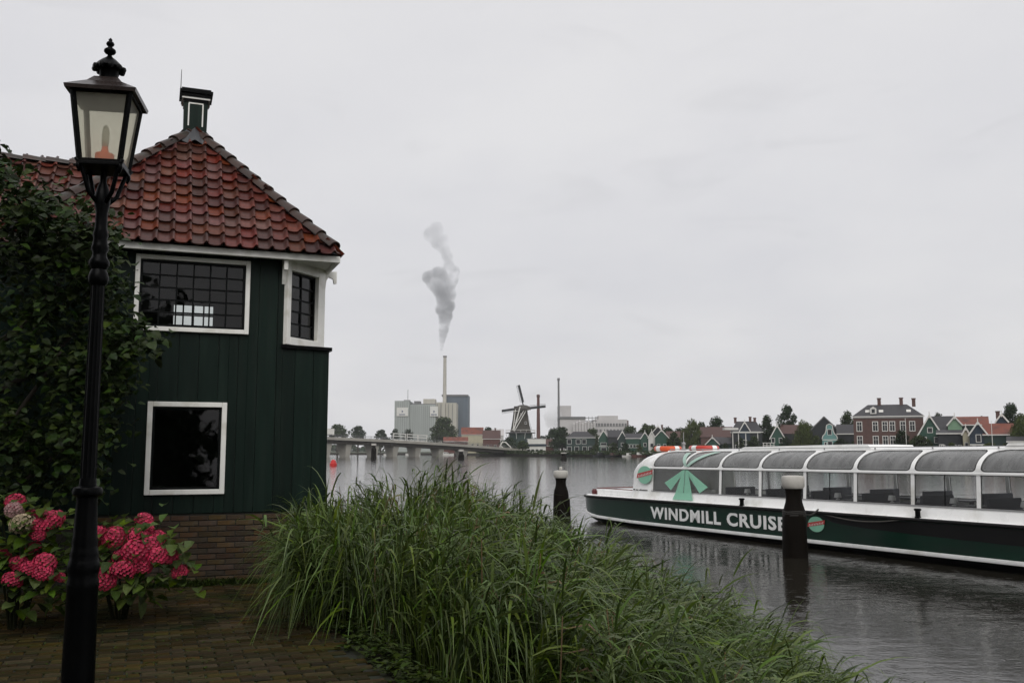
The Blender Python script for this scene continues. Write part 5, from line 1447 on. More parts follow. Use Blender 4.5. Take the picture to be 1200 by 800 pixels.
# ---- foliage for far trees
FL = [M('far_leaf_dark', (0.020, 0.036, 0.014), 0.7, 0.2, .3, 0, island=.5, spec=.1), M('far_leaf_mid', (0.034, 0.052, 0.018), 0.7, 0.2, .3, 0, island=.5, spec=.1), M('far_leaf_willow', (0.058, 0.075, 0.022), 0.7, 0.2, .3, 0, island=.45, spec=.1)]
tree_seed = [100]
def tree(px, Y, y_top, y_low, wpx, label, kind=0, lobes=9, name='broadleaf_tree', cat='tree', grp='trees along the far shore', n=None, weep=False, gz=FZ, col=None):
    tree_seed[0] += 1; r_ = np.random.RandomState(tree_seed[0]); s_ = mp(Y)
    g0 = at_y(px, HOR, Y); zt_ = at_y(px, y_top, Y).z - gz; zl = max(0.1, at_y(px, y_low, Y).z - gz); hwid = wpx * s_ / 2
    t = empty(name, (g0.x, Y, gz)); tag(t, label, cat, grp)
    hc = zt_ - zl; tr_ = max(.12, hwid * .09)
    tk = MB(); tk.tube([(0, 0, -.3), (.05 * hwid, 0, zl * .6), (0, 0, zl + hc * .35), (-.05 * hwid, 0, zl + hc * .75)], [tr_ * 1.3, tr_, tr_ * .7, tr_ * .2], 8)
    for k in range(6):
        a = r_.uniform(0, 6.28); d = Vector((math.cos(a), math.sin(a), 0)) * hwid * r_.uniform(.5, .8); h0 = zl + hc * r_.uniform(0, .4)
        tk.tube([(0, 0, h0), d * .5 + Vector((0, 0, h0 + hc * .12)), d + Vector((0, 0, h0 + hc * .25))], [tr_ * .5, tr_ * .35, tr_ * .1], 6)
    tk.build('trunk', BARK, t)
    area = wpx * (at_y(0, y_low, 1).z and (y_low - y_top)); n = n or int(min(9000, max(900, area * 5.5)))
    # lobes
    Ls = []
    for k in range(lobes):
        v_ = (k + .5) / lobes; ang = k * 2.4; prof_ = math.sin(math.pi * min(1, .22 + .78 * v_)) ** .7 if not weep else math.sin(math.pi * (.15 + .6 * v_))
        rad = prof_ * hwid * r_.uniform(.40, .85)
        Ls.append((math.cos(ang) * rad, math.sin(ang) * rad, zl + hc * (.10 + .74 * v_), hwid * r_.uniform(.28, .52), max(hc * r_.uniform(.11, .2), hwid * .2)))
    for k in range(4):
        a = k * 1.57 + r_.uniform(0, 1); Ls.append((math.cos(a) * hwid * .5, math.sin(a) * hwid * .4, zl + hc * (.12 + .1 * (k % 2)), hwid * .5, hc * .2))
    Ls.append((0, 0, zl + hc * .84, hwid * .42, hc * .16)); Ls.append((0, 0, zl + hc * .45, hwid * .6, hc * .36)); Ls = np.array(Ls)
    idx = r_.randint(0, len(Ls), n); u = r_.normal(size=(n, 3)); u /= np.linalg.norm(u, axis=1, keepdims=True); rad = r_.uniform(.5, 1.18, n)[:, None]
    Pc = Ls[idx, :3] + u * rad * np.stack([Ls[idx, 3], Ls[idx, 3], Ls[idx, 4]], 1)
    sz = np.clip(r_.normal(1.0, .3, n), .5, 1.8) * max(.25, 1.9 * s_ * (1.0 if wpx > 14 else .75)); 
    if weep: Pc[:, 2] -= r_.uniform(0, .25, n) * hc * (np.hypot(Pc[:, 0], Pc[:, 1]) / hwid)
    Pc[:, 2] = np.maximum(Pc[:, 2], .1)
    t1_ = r_.normal(size=(n, 3)); 
    if weep: t1_ = t1_ * .35 + np.array([0, 0, 1.0])
    t1_ /= np.linalg.norm(t1_, axis=1, keepdims=True); nn_ = r_.normal(size=(n, 3)) + u * .8; t2_ = np.cross(nn_, t1_); t2_ /= np.linalg.norm(t2_, axis=1, keepdims=True) + 1e-9
    a_ = (sz * (.9 if not weep else 1.6))[:, None] * .5; b_ = (sz * (.6 if not weep else .35))[:, None] * .5
    V = np.stack([Pc - t1_ * a_, Pc + t2_ * b_, Pc + t1_ * a_, Pc - t2_ * b_], 1).reshape(-1, 3); F = np.arange(4 * n).reshape(-1, 4)
    link('crown', np_mesh('crown', V, F, col or FL[kind]), t)
    return t

# ------------------------------------------------------------------ bridge
BRL = at_y(330, 509.5, 330); BRR = at_y(618, 526.5, 432)
def bz(k): return BRL.lerp(BRR, k)
bridge = empty('road_bridge', (BRL.x, BRL.y, 0), math.atan2(BRR.y - BRL.y, BRR.x - BRL.x)); tag(bridge, 'long concrete road bridge on wide piers sloping down to the mill', 'bridge')
blen = math.hypot(BRR.x - BRL.x, BRR.y - BRL.y); zA, zB = BRL.z, BRR.z
def bdz(x): k = x / blen; return zA + (zB - zA) * k + 1.0 * math.sin(math.pi * k) * .6
xs_ = [blen * k / 12 for k in range(-3, 13)]
d = MB(); d.grid([[(x, -1.0, bdz(x) - 1.0), (x, -1.2, bdz(x)), (x, 9.2, bdz(x)), (x, 9.0, bdz(x) - 1.0)] for x in xs_], closed=True); d.build('deck', F_CONC, bridge)
d = MB(); d.grid([[(x, .4, bdz(x) - 2.3), (x, .2, bdz(x) - 1.0), (x, 7.8, bdz(x) - 1.0), (x, 7.6, bdz(x) - 2.3)] for x in xs_], closed=True); d.build('girder', F_DCONC, bridge)
def bx_of(px):
    r = (px - CX) / FPX; u_ = Vector((math.cos(bridge.rotation_euler.z), math.sin(bridge.rotation_euler.z), 0))
    return (r * BRL.y - BRL.x) / (u_.x - r * u_.y)
for px_, wq in ((357, 3.2), (388, 2.8), (412, 2.2), (444, 2.2), (467, 2.4), (493, 2.6), (520, 2.4), (548, 2.4)):
    wq *= .62; x = bx_of(px_); zt_ = bdz(x) - 2.25
    p_ = MB(); p_.add([(x - wq * .6, 1.8, -1), (x + wq * .6, 1.8, -1), (x + wq * .6, 5, -1), (x - wq * .6, 5, -1), (x - wq, .8, zt_), (x + wq, .8, zt_), (x + wq, 6.4, zt_), (x - wq, 6.4, zt_)], [(0,3,2,1),(4,5,6,7),(0,1,5,4),(1,2,6,5),(2,3,7,6),(3,0,4,7)]); p_.build('pier', F_CONC, bridge)
rail = MB()
for yq in (-1.0, 9.0):
    for zq in (.55, 1.05): rail.tube([(x, yq, bdz(x) + zq) for x in xs_], .05, 5)
rail.build('railing', F_GREY, bridge)
for k in range(48):
    x = blen * k / 47; q = MB(); q.box(x - .05, x + .05, -1.05, -.95, bdz(x), bdz(x) + 1.1); q.build('rail_post', F_GREY, bridge)
# white crash screens on the near side
for pxa, pxb in ((460, 474), (476, 488), (489, 499)):
    xa, xb = bx_of(pxa), bx_of(pxb); q = MB()
    for zq in (.2, 1.6, 2.6): q.bar((xa, -.9, bdz(xa) + zq), (xb, -.9, bdz(xb) + zq), .1, .35)
    for x in (xa, xb): q.box(x - .15, x + .15, -1, -.8, bdz(x), bdz(x) + 2.8)
    q.build('white_barrier', F_WHITE, bridge)
# white lorry on the bridge
x = bx_of(399) - 4.4; ub = Vector((math.cos(bridge.rotation_euler.z), math.sin(bridge.rotation_euler.z), 0))
lp = Vector((BRL.x, BRL.y, 0)) + ub * x + Vector((-ub.y, ub.x, 0)) * 3; lp.z = bdz(x)
lorry = empty('box_lorry', lp, bridge.rotation_euler.z); tag(lorry, 'white box lorry crossing the bridge beside the green house', 'lorry')
m = MB(); m.box(-7, 4.3, 0, 2.4, .9, 3.2); m.build('box_body', F_WHITE, lorry, bevel=.05)
m = MB(); m.prism([(-9.2, 0, .6), (-7.2, 0, .6), (-7.2, 0, 2.9), (-8.6, 0, 2.9), (-9.2, 0, 1.9)], (0, 2.4, 0)); m.build('cab', F_WHITE, lorry)
for xx in (-8.3, -1, 2.8):
    m = MB(); m.tube([(xx, -.05, .5), (xx, .4, .5)], .5, 14); m.build('wheel', F_BLACK, lorry)

# white lift-bridge frame at the landing
lf = at_y(593, HOR, 428); lft = empty('lift_bridge_frame', (lf.x, 428, FZ)); tag(lft, 'white arched steel frame at the bridge end beside the windmill', 'bridge frame')
for yq in (0, 4):
    m = MB(); s_ = mp(428); m.tube([(-9 * s_, yq, 0), (-7 * s_, yq, 9 * s_), (-4 * s_, yq, 14 * s_), (0, yq, 13 * s_), (5 * s_, yq, 8 * s_), (8 * s_, yq, 2 * s_)], .28, 6); m.tube([(-7 * s_, yq, 9 * s_), (3 * s_, yq, 4 * s_)], .15, 5); m.build('arch', F_WHITE, lft)
m = MB(); m.bar((-4 * s_, 0, 14 * s_), (-4 * s_, 4, 14 * s_), .3, .3); m.build('cross_beam', F_WHITE, lft)

# ------------------------------------------------------------------ factory with smoking stack
FY = 900.0; fs = mp(FY)
def fx(px): return at_y(px, HOR, FY).x
def fz(py): return at_y(500, py, FY).z
fac_ = empty('factory', (fx(500), FY, FZ)); tag(fac_, 'pale grey silo factory with white signs and a tall thin smoking stack', 'factory')
def fbox(pa, pb, ptop, mat, name, y0=0, y1=40, zb_=None):
    m = MB(); m.box(fx(pa) - fx(500), fx(pb) - fx(500), y0, y1, (zb_ if zb_ is not None else 0), fz(ptop) - FZ); return m.build(name, mat, fac_)
fbox(462, 479, 469.5, F_SILO, 'silo_block', -2, 40); fbox(479.2, 510, 474, F_SILO, 'silo_block', 0, 40); fbox(480, 516, 472.5, F_GREY, 'roof_edge', 6, 38, fz(474.5) - FZ)
fbox(510.2, 521, 471, F_SILO2, 'silo_block', 2, 38); fbox(521.2, 534, 471.5, F_SILO2, 'silo_block', 6, 38)
fbox(494, 508, 466.5, F_SILO2, 'roof_house', 12, 30, fz(474) - FZ); fbox(483, 490, 469, F_GREY, 'roof_house', 12, 26, fz(474) - FZ); fbox(472, 479, 468.2, F_GREY, 'roof_house', 4, 10, fz(471) - FZ)
fbox(515, 546, 459.5, F_STEEL, 'tower_block', 45, 80); fbox(513, 545.5, 459.0, F_GREY, 'parapet', 44, 81, fz(461) - FZ)
for k in range(6): fbox(463.5 + k * 2.6, 463.8 + k * 2.6, 470.5, F_GREY, 'panel_joint', -2.3, -2.05, 6)
for k in range(12): fbox(481 + k * 2.4, 481.3 + k * 2.4, 475, F_GREY, 'panel_joint', -.3, -.05, 6)
for k in range(5): fbox(511.5 + k * 4.4, 512 + k * 4.4, 472.5, F_GREY, 'panel_joint', 1.0 if k < 2 else 5.5, 1.9 if k < 2 else 5.9, 8)
for (a, b, t_, l_, yq) in ((464.5, 478, 477.5, 487.5, -2.8), (503.5, 513, 476, 487.5, -.9)):
    m = MB(); m.box(fx(a) - fx(500), fx(b) - fx(500), yq, yq + .4, fz(l_) - FZ, fz(t_) - FZ); sg = m.build('sign_panel', F_WHITE, fac_)
    cx_ = (a + b) / 2; m = MB(); X = lambda p: fx(p) - fx(500); Z = lambda p: fz(p) - FZ
    m.prism([(X(cx_ - .6), yq - .02, Z(480.5)), (X(cx_ - .6), yq - .02, Z(483.5)), (X(cx_ + 1.2), yq - .02, Z(482))], (0, -.2, 0))
    for q in range(5): m.box(X(cx_ - 3.4 + q * 1.4), X(cx_ - 2.5 + q * 1.4), yq - .2, yq - .02, Z(486.2), Z(484.9))
    tag(m.build('sign_print', F_SIGNB, sg), kind='stuff')
m = MB(); X0 = fx(517) - fx(500)
m.lathe([(2.1, 0), (1.9, fz(470)), (1.55, fz(415)), (1.55, fz(414.5)), (1.95, fz(414.3)), (1.95, fz(412) - FZ), (1.4, fz(412) - FZ)], 16, (X0, 40, 0)); m.build('smoke_stack', F_CONC, fac_, smooth=True, angle=40)
m = MB(); m.lathe([(2.05, fz(414.5)), (2.1, fz(412.2) - FZ), (1.5, fz(412.1) - FZ)], 16, (X0, 40, 0)); m.build('stack_top', F_GREY, fac_)
m = MB(); m.tube([(fx(476.5) - fx(500), 5, fz(469)), (fx(476.5) - fx(500), 5, fz(457))], .25, 5); m.build('aerial', F_GREY, fac_)

# ------------------------------------------------------------------ second plant beyond the houses
PY = 760.0
def gx2(px): return at_y(px, HOR, PY).x
def gz2(py): return at_y(600, py, PY).z - FZ
pl2 = empty('processing_plant', (gx2(690), PY, FZ)); tag(pl2, 'pale processing plant with tanks, pipe racks and a slim vent stack', 'factory')
def pbox(pa, pb, pt_, mat, name, y0, y1, zb_=0):
    m = MB(); m.box(gx2(pa) - gx2(690), gx2(pb) - gx2(690), y0, y1, zb_, gz2(pt_)); return m.build(name, mat, pl2)
pbox(655.5, 670.5, 474.5, F_PALE, 'tower', 10, 30); pbox(656, 686, 489, F_PALE, 'hall', -4, 24); pbox(686.2, 697, 494, F_PALE, 'hall', 0, 24); pbox(655, 686, 488.2, F_GREY, 'roof_edge', -5, 25, gz2(490.5))
pbox(697.2, 736.5, 491, F_PALE, 'hall', 6, 30); pbox(703, 726, 486.5, F_PALE, 'roof_house', 8, 28, gz2(491)); pbox(736.7, 738.5, 492, F_BRICK, 'stair_tower', 8, 20)
for k in range(11):
    p0 = 698.5 + k * 3.5; pbox(p0, p0 + 2.2, 495.5, F_GREY, 'window_band', 5.4, 5.9, gz2(499))
for k in range(9):
    p0 = 699.5 + k * 4.1; pbox(p0, p0 + 2.4, 502.5, F_GREY, 'window_band', 5.4, 5.9, gz2(506))
for k in range(8):
    p0 = 672 + k * 3.4
    m = MB(); m.lathe([(.9 * 1.2, 0), (.9 * 1.2, gz2(497 - (k % 3) * 1.5)), (.2, gz2(495.5 - (k % 3) * 1.5))], 10, (gx2(p0) - gx2(690), -8, 0)); m.build('tank', F_PALE, pl2)
pr_ = MB()
for zq in (489.5, 493, 496): pr_.bar((gx2(672) - gx2(690), -2, gz2(zq)), (gx2(700) - gx2(690), -2, gz2(zq)), .5, .5)
for k in range(7): pr_.bar((gx2(674 + 4 * k) - gx2(690), -2, 0), (gx2(674 + 4 * k) - gx2(690), -2, gz2(488)), .4, .4)
pr_.build('pipe_rack', F_GREY, pl2)
m = MB(); m.lathe([(1.0, 0), (.75, gz2(448)), (.75, gz2(446)), (1.1, gz2(445.5)), (1.1, gz2(443)), (.6, gz2(442.8))], 12, (gx2(655) - gx2(690), 0, 0)); m.build('vent_stack', F_GREY, pl2, smooth=True, angle=40)
# old brick chimney by the mill
cb = at_y(631, HOR, 520); ct = empty('brick_chimney', (cb.x, 520, FZ)); tag(ct, 'tall tapering red brick chimney standing beside the windmill', 'chimney')
m = MB(); s_ = mp(520); zt_ = at_y(631, 466, 520).z - FZ; m.lathe([(2.9 * s_, 0), (2.9 * s_, 4), (2.4 * s_, 5), (1.55 * s_, zt_)], 12); m.build('shaft', F_REDBRICK, ct, smooth=True, angle=40)
m = MB(); m.lathe([(1.55 * s_, zt_), (1.95 * s_, zt_ + .6), (1.95 * s_, zt_ + 1.6), (1.3 * s_, zt_ + 1.8), (.9 * s_, at_y(631, 462, 520).z - FZ)], 12); m.build('crown', F_BRICK, ct)

# ------------------------------------------------------------------ windmill
MY = 470.0; ms = mp(MY)
w0 = at_y(610, HOR, MY); mill = empty('windmill', (w0.x, MY, FZ)); tag(mill, 'thatched smock windmill with gallery, white tail braces and bare sails', 'windmill')
def mz(py): return at_y(610, py, MY).z - FZ
THATCH = M('mill_thatch', (0.048, 0.042, 0.034), 0.9, 0.25, 1.2, 0)
m = MB(); m.lathe([(15.5 * ms, -.5), (15 * ms, mz(507.5))], 8, rot=R(22.5)); m.build('base', F_DGREEN, mill)
m = MB(); m.lathe([(13.2 * ms, mz(507)), (11.6 * ms, mz(500)), (9.8 * ms, mz(490)), (8.6 * ms, mz(480)), (8.2 * ms, mz(476))], 8, rot=R(22.5)); m.build('smock', THATCH, mill)
m = MB(); m.lathe([(16.5 * ms, mz(507.5)), (17.5 * ms, mz(507.2)), (17.5 * ms, mz(506.4)), (12 * ms, mz(506.2))], 16); gal = m.build('gallery', F_GREY, mill)
for k in range(16):
    a = 2 * math.pi * k / 16; m = MB(); m.box(-.06, .06, -.06, .06, 0, 1.1); m.xform(Matrix.Translation((17.2 * ms * math.cos(a), 17.2 * ms * math.sin(a), mz(506.4)))); m.build('baluster', F_WHITE, gal)
m = MB(); m.tube([(17.2 * ms * math.cos(2 * math.pi * k / 24), 17.2 * ms * math.sin(2 * math.pi * k / 24), mz(506.4) + 1.1) for k in range(25)], .09, 5); m.build('handrail', F_WHITE, gal)
for k in range(10):
    a = 2 * math.pi * k / 10; m = MB(); m.bar((15 * ms * math.cos(a), 15 * ms * math.sin(a), mz(514)), (17 * ms * math.cos(a), 17 * ms * math.sin(a), mz(507.4)), .2, .2); m.build('strut', F_WHITE, gal)
m = MB(); rows_ = []
for yy, hw_, zt_, zb_ in ((-5.2, 2.2, 478.5, 481), (-3.5, 3.6, 475.5, 480.5), (0, 4.0, 474, 480), (3.4, 3.6, 473.6, 480), (5.4, 2.4, 475, 480)):
    rows_.append([(-hw_ + 1.2, yy, mz(zb_)), (-hw_ * .9 + 1.2, yy, mz((zt_ + zb_) / 2 - .6)), (-hw_ * .45 + 1.2, yy, mz(zt_ + .6)), (1.2, yy, mz(zt_)), (hw_ * .45 + 1.2, yy, mz(zt_ + .6)), (hw_ * .9 + 1.2, yy, mz((zt_ + zb_) / 2 - .6)), (hw_ + 1.2, yy, mz(zb_))])
m.grid(rows_); m.add(rows_[0], [(0, 1, 2, 3, 4, 5, 6)]); m.add(rows_[-1], [(6, 5, 4, 3, 2, 1, 0)]); m.build('cap', THATCH, mill, smooth=True, angle=50)
hubx, hubz = (614.3 - 610) * ms, mz(477.3)
m = MB(); m.tube([(hubx, 3, hubz - .3), (hubx, 8.2, hubz)], .5, 10); m.build('windshaft', F_BLACK, mill)
for (tx, ty) in ((607.5, 450), (640, 474.5), (588, 481.2), (621, 504)):
    ex, ez_ = (tx - 610) * ms, mz(ty); a = Vector((hubx, 8.0, hubz)); b = Vector((ex, 8.0, ez_)); dd = (b - a).normalized(); pp = Vector((-dd.z, 0, dd.x))
    m = MB(); m.bar(a, b, .60, .40, up=(0, 1, 0)); m.bar(a + dd * ((b - a).length * .25) - pp * .5, b - pp * .5, .75, .12, up=(0, 1, 0))
    st_ = m.build('sail', F_BLACK, mill)
    f = MB(); ln = (b - a).length
    for q in range(14):
        c_ = a + dd * (ln * (.28 + .72 * q / 13)); f.bar(c_ - pp * .25, c_ + pp * 1.15, .08, .08)
    for off in (.55, 1.1): f.bar(a + dd * ln * .28 + pp * off, b + pp * off, .10, .08, up=(0, 1, 0))
    f.build('lattice', F_BLACK, st_)
# tail braces toward the camera
for (xa, za_, xb, zb_) in ((615, 479, 600.5, 504), (604, 480, 601.5, 503), (617, 480, 603, 505), (602, 482, 621, 480.5)):
    m = MB(); m.bar(((xa - 610) * ms, -4.2, mz(za_)), ((xb - 610) * ms, -7.6 if zb_ > 490 else -4.2, mz(zb_)), .28, .28); m.build('tail_brace', F_WHITE, mill)
m = MB(); m.bar(((609.5 - 610) * ms, -5, mz(477)), ((602 - 610) * ms, -9, mz(505)), .4, .4); m.build('tail_pole', F_WHITE, mill)
for (px_, py_) in ((604, 495), (616, 497), (611, 487)): win(mill, (px_ - 610) * ms, mz(py_), .8, 1.1, -10.8 * ms * (1 if py_ > 490 else .88))

# ------------------------------------------------------------------ buildings by the mill and bridge
eaves(541, 566, 520, 509, 500.5, 'small brick house with a bright red tiled roof beyond the bridge', F_CREAM, F_REDT, 9, [(-3, 3.5, 1, 1.3), (0, 3.5, 1, 1.3), (3, 3.5, 1, 1.3)])
eaves(520, 548, 500, 517, 511.8, 'long low shed with red tiles behind the bridge rail', F_REDBRICK, F_REDT, 8)
eaves(566, 586, 505, 514, 504, 'dark red brick house between the bridge and the white arch', F_REDBRICK, F_BROWNT, 9, [(-2, 3, 1, 1.3), (2, 3, 1, 1.3)], chim=((2, 1.0),))
eaves(574, 590, 560, 510, 502.5, 'pale flat building behind the red brick house', F_PALE, F_PALE, 8)
bl = at_y(628.5, HOR, 420); bt_ = empty('boat_shed', (bl.x, 420, FZ)); tag(bt_, 'low white and blue harbour building below the brick chimney', 'building')
s_ = mp(420); m = MB(); m.box(-11 * s_, 11 * s_, 0, 8, -.5, at_y(628, 514, 420).z - FZ); m.build('wall', F_WHITE, bt_)
m = MB(); m.box(-11.5 * s_, 11.8 * s_, -.3, 8.3, at_y(628, 522.5, 420).z - FZ, at_y(628, 520, 420).z - FZ); m.build('blue_band', F_BLUE, bt_)
m = MB(); m.box(-11.3 * s_, 11.3 * s_, -.1, 8.1, at_y(628, 514, 420).z - FZ, at_y(628, 513.4, 420).z - FZ); m.build('flat_roof', F_GREY, bt_)
for xx in (-3.4, -1.6, .3, 2.2): win(bt_, xx, 1.0, 1.1, .9, 0, F_GREY)
m = MB(); m.box(-4.3, -3.9, -.34, 0, at_y(628, 519.8, 420).z - FZ, at_y(628, 514.5, 420).z - FZ); m.build('blue_stripe', F_BLUE, bt_)
eaves(637, 648, 440, 522, 514, 'small red brick cottage beside the white harbour building', F_REDBRICK, F_BROWNT, 7)

# ------------------------------------------------------------------ villas and gables along the water (left to right)
Y0 = lambda p: bank_y(p) + 7
W2 = lambda xs, z, w_=.9, h_=1.4: [(x, z, w_, h_) for x in xs]
gy = Y0(686)
eaves(664, 697, gy, 512.5, 505.5, 'large dark villa with hipped slate roof and white-framed bay windows', F_DGREEN, F_SLATE, 10, W2((-4.6, -1, 1.4), 4.2, 1.6, 1.7) + W2((-4.6, -1.6, 1.6, 4), 1.0, 1.6, 2), hip=3.2)
gable(707.5, Y0(707), 513, 504.5, 11, 'green gabled house with a glazed turquoise front and white bargeboards', F_GREEN, F_SLATE, 10, [(0, 1.0, 2.0, 1.6), (0, 3.6, 2.2, .9)], band=(3.1,))
eaves(713, 731, Y0(722) + 3, 512, 504, 'dark timber house with slate roof beside the glazed gable', F_BLACK, F_SLATE, 9, W2((-2.4, 0, 2.4), 1.0, .8, 2), gutter=False)
gable(729.5, Y0(729), 514, 505.5, 10, 'narrow dark green gable with white bargeboards and planted garden', F_DGREEN, F_SLATE, 10, [(0, 3.2, .9, 1.2), (-.9, .8, .7, 1.4)])
eaves(734, 753, Y0(744) + 2, 513.3, 507.5, 'low green house with white window band under slate roof', F_GREEN, F_SLATE, 8, W2((-2.4, -1.2, 0, 1.2, 2.4), 2.6, .8, 1.1))
gable(756, Y0(756), 513.5, 506.5, 9.5, 'green gable house beside the low house with the white window band', F_GREEN, F_SLATE, 9, [(0, 3.0, .9, 1.2)])
gable(771.5, Y0(771) + 8, 508, 499.5, 16, 'tall brown-roofed gable rising behind the small green gables', F_BLACK, F_BROWNT, 12, [(0, 5, 1, 1.3)], chim=(1.5, .6))
gable(775.5, Y0(775), 512, 504, 15, 'green twin-windowed gable with white bargeboards and white porch', F_GREEN, F_SLATE, 10, [(-1.1, 2.6, .9, 1.1), (1.1, 2.6, .9, 1.1)], band=(2.2,))
gable(764, Y0(764), 512.5, 505.5, 8, 'slim white-fronted gable between two green houses', F_WHITE, F_SLATE, 9, [(0, 2.8, 1.0, 1.2)])
eaves(782, 806, Y0(794) + 12, 513, 505, 'long dark house behind the willows with brown roof', F_BLACK, F_BROWNT, 9)
eaves(822, 858, Y0(840) + 14, 512, 500, 'big barn with rusty brown tiled roof behind the green boathouse', F_BRICK, F_BROWNT, 12, gutter=False)
bh_, hw_, ze_, zr_ = gable(835.5, Y0(836), 520.5, 512.5, 17, 'small green boathouse with white trimmed gable beside the willow', F_GREEN, F_SLATE, 12, [(-1.0, .4, 1.2, 1.6), (1.0, .4, 1.2, 1.6)], rz=R(-22), name='boathouse', cat='boathouse')
eaves(846, 868, Y0(857) + 5, 520, 512.5, 'dark green low shed joined behind the boathouse', F_DGREEN, F_SLATE, 7, gutter=False, name='shed', cat='shed')
eaves(858, 893, Y0(875) + 10, 506, 493.5, 'large slate-roofed house with twin chimneys and a central grey gable', F_BLACK, F_SLATE, 11, W2((-3, 3), 1.4, 1.0, 1.8), hip=2.0, chim=((-3.4, 1.0), (1.2, 1.2), (2.6, .9)))
gable(873.5, Y0(873) + 8.8, 504, 494.5, 11, 'steep navy gable with white edges on the slate-roofed house front', F_BLUE, F_SLATE, 6, [(0, 3.4, .9, 1.3)])
gable(911.5, Y0(911), 513, 498.5, 16, 'bright green gable house with white bargeboards and veranda', F_GREEN, F_BROWNT, 11, [(-1.2, 3.8, .8, 1.2), (.9, 3.8, .8, 1.2)], chim=(1.4, .3))
eaves(917, 945, Y0(930) + 8, 508, 497.5, 'long brown-roofed house behind the bright green gable', F_BLACK, F_BROWNT, 10, gutter=False)
vr = at_y(903, HOR, Y0(903) - 3); vt_ = empty('veranda', (vr.x, Y0(903) - 3, FZ)); tag(vt_, 'white post and rail veranda in front of the bright green gable', 'veranda')
for k in range(5):
    m = MB(); m.box(-2 + k - .08, -2 + k + .08, -.08, .08, 0, 3.6); m.build('post', F_WHITE, vt_)
for zq in (2.4, 2.9, 3.6):
    m = MB(); m.box(-2.2, 2.2, -.1, .1, zq, zq + .16); m.build('rail', F_WHITE, vt_)
gable(967, Y0(967) + 9, 505.5, 488.5, 34, 'broad black barn gable rising behind the turquoise bell gable', F_BLACK, F_SLATE, 14, [(-1.0, 1.6, .9, 1.2)], trim=F_GREY, finial=False)
eaves(983, 1003, Y0(993) + 9, 508, 497, 'dark slate-roofed outbuilding between the barn and brick mansion', F_BLACK, F_SLATE, 9, gutter=True)
# turquoise bell gable
ty = Y0(973) - 1; tg = at_y(973, HOR, ty); tq = empty('bell_gable_house', (tg.x, ty, FZ), -math.atan2(tg.x, ty)); tag(tq, 'narrow turquoise house with a curved white-edged bell gable', 'house', 'houses along the far shore')
s_ = mp(ty); Zt = lambda p: at_y(973, p, ty).z - FZ
outl = [(-8.5, 530), (8.5, 530), (8.5, 514), (7.6, 510.5), (5.2, 508), (3.8, 504), (3.4, 499.5), (3.0, 498), (0, 496.5), (-3.0, 498), (-3.4, 499.5), (-3.8, 504), (-5.2, 508), (-7.6, 510.5), (-8.5, 514)]
m = MB(); m.prism([(u * s_, 0, Zt(v_)) for u, v_ in outl], (0, .5, 0)); m.build('facade', F_TURQ, tq)
m = MB(); m.prism([(-8 * s_, .5, -.5), (8 * s_, .5, -.5), (8 * s_, .5, Zt(514)), (0, .5, Zt(500)), (-8 * s_, .5, Zt(514))], (0, 9, 0)); m.build('body', F_BLACK, tq)
m = MB(); pts = [Vector((u * s_, -.05, Zt(v_))) for u, v_ in outl[2:]]; m.tube(pts, .13, 6); m.build('gable_moulding', F_WHITE, tq)
m = MB(); m.box(-8.5 * s_, 8.5 * s_, -.08, 0, Zt(515.6), Zt(514.6)); m.build('band', F_WHITE, tq)
win(tq, 0, Zt(509), .9, 1.3); win(tq, 0, Zt(524), 1.0, 1.5); win(tq, -1.1, Zt(524), .4, 1.3)
# brick mansion
by = Y0(1041); bh2, hwd, ze_, zr_ = eaves(1004, 1080, by, 487.5, 474, 'large brown brick mansion with mansard slate roof and tall white windows', F_BRICK, F_SLATE, 13, [], hip=3.6, name='mansion', chim=((-1.8, 1.4), (3.2, 1.4), (6.0, 1.2)))
sb_ = mp(by)
for px_ in (1010.5, 1028, 1038.5, 1046.5, 1058, 1068):
    for (yb, h_) in ((504.5, 2.1), (521.5, 2.1)):
        if px_ > 1050 and yb > 510: continue
        win(bh2, (px_ - 1042) * sb_, at_y(1042, yb, by).z - FZ, 1.0, h_, 0, F_WHITE, .16, cross=True)
m = MB(); m.box(-hwd - .05, hwd + .05, -.10, 0, at_y(1042, 489.6, by).z - FZ, at_y(1042, 488.4, by).z - FZ); m.build('cornice', F_WHITE, bh2)
m = MB(); m.box((1037 - 1042) * sb_, (1043 - 1042) * sb_, -.1, .02, 0, 3.0); dr = m.build('door_surround', F_WHITE, bh2)
m = MB(); m.box((1038.2 - 1042) * sb_, (1041.8 - 1042) * sb_, -.13, -.1, 0, 2.5); m.build('door', F_BLACK, dr)
dm = MB(); zz = at_y(1026, 484.5, by).z - FZ; xx = (1026.5 - 1042) * sb_; dm.prism([(xx - .7, .6, zz), (xx + .7, .6, zz), (xx + .7, .6, zz + 1.3), (xx, .6, zz + 1.8), (xx - .7, .6, zz + 1.3)], (0, 2.5, 0)); dmo = dm.build('dormer', F_WHITE, bh2)
dm = MB(); dm.box(xx - .35, xx + .35, .55, .6, zz + .25, zz + 1.15); dm.build('dormer_pane', F_GLASS, dmo)
for px_ in (1020, 1035, 1065):
    xx = (px_ - 1042) * sb_; dm = MB(); zz = at_y(1026, 482.5, by).z - FZ; dm.add([(xx - .5, 1.55, zz), (xx + .5, 1.55, zz), (xx + .5, 2.15, zz + .62), (xx - .5, 2.15, zz + .62)], [(0, 1, 2, 3)]); dm.build('skylight', F_WHITE, bh2)
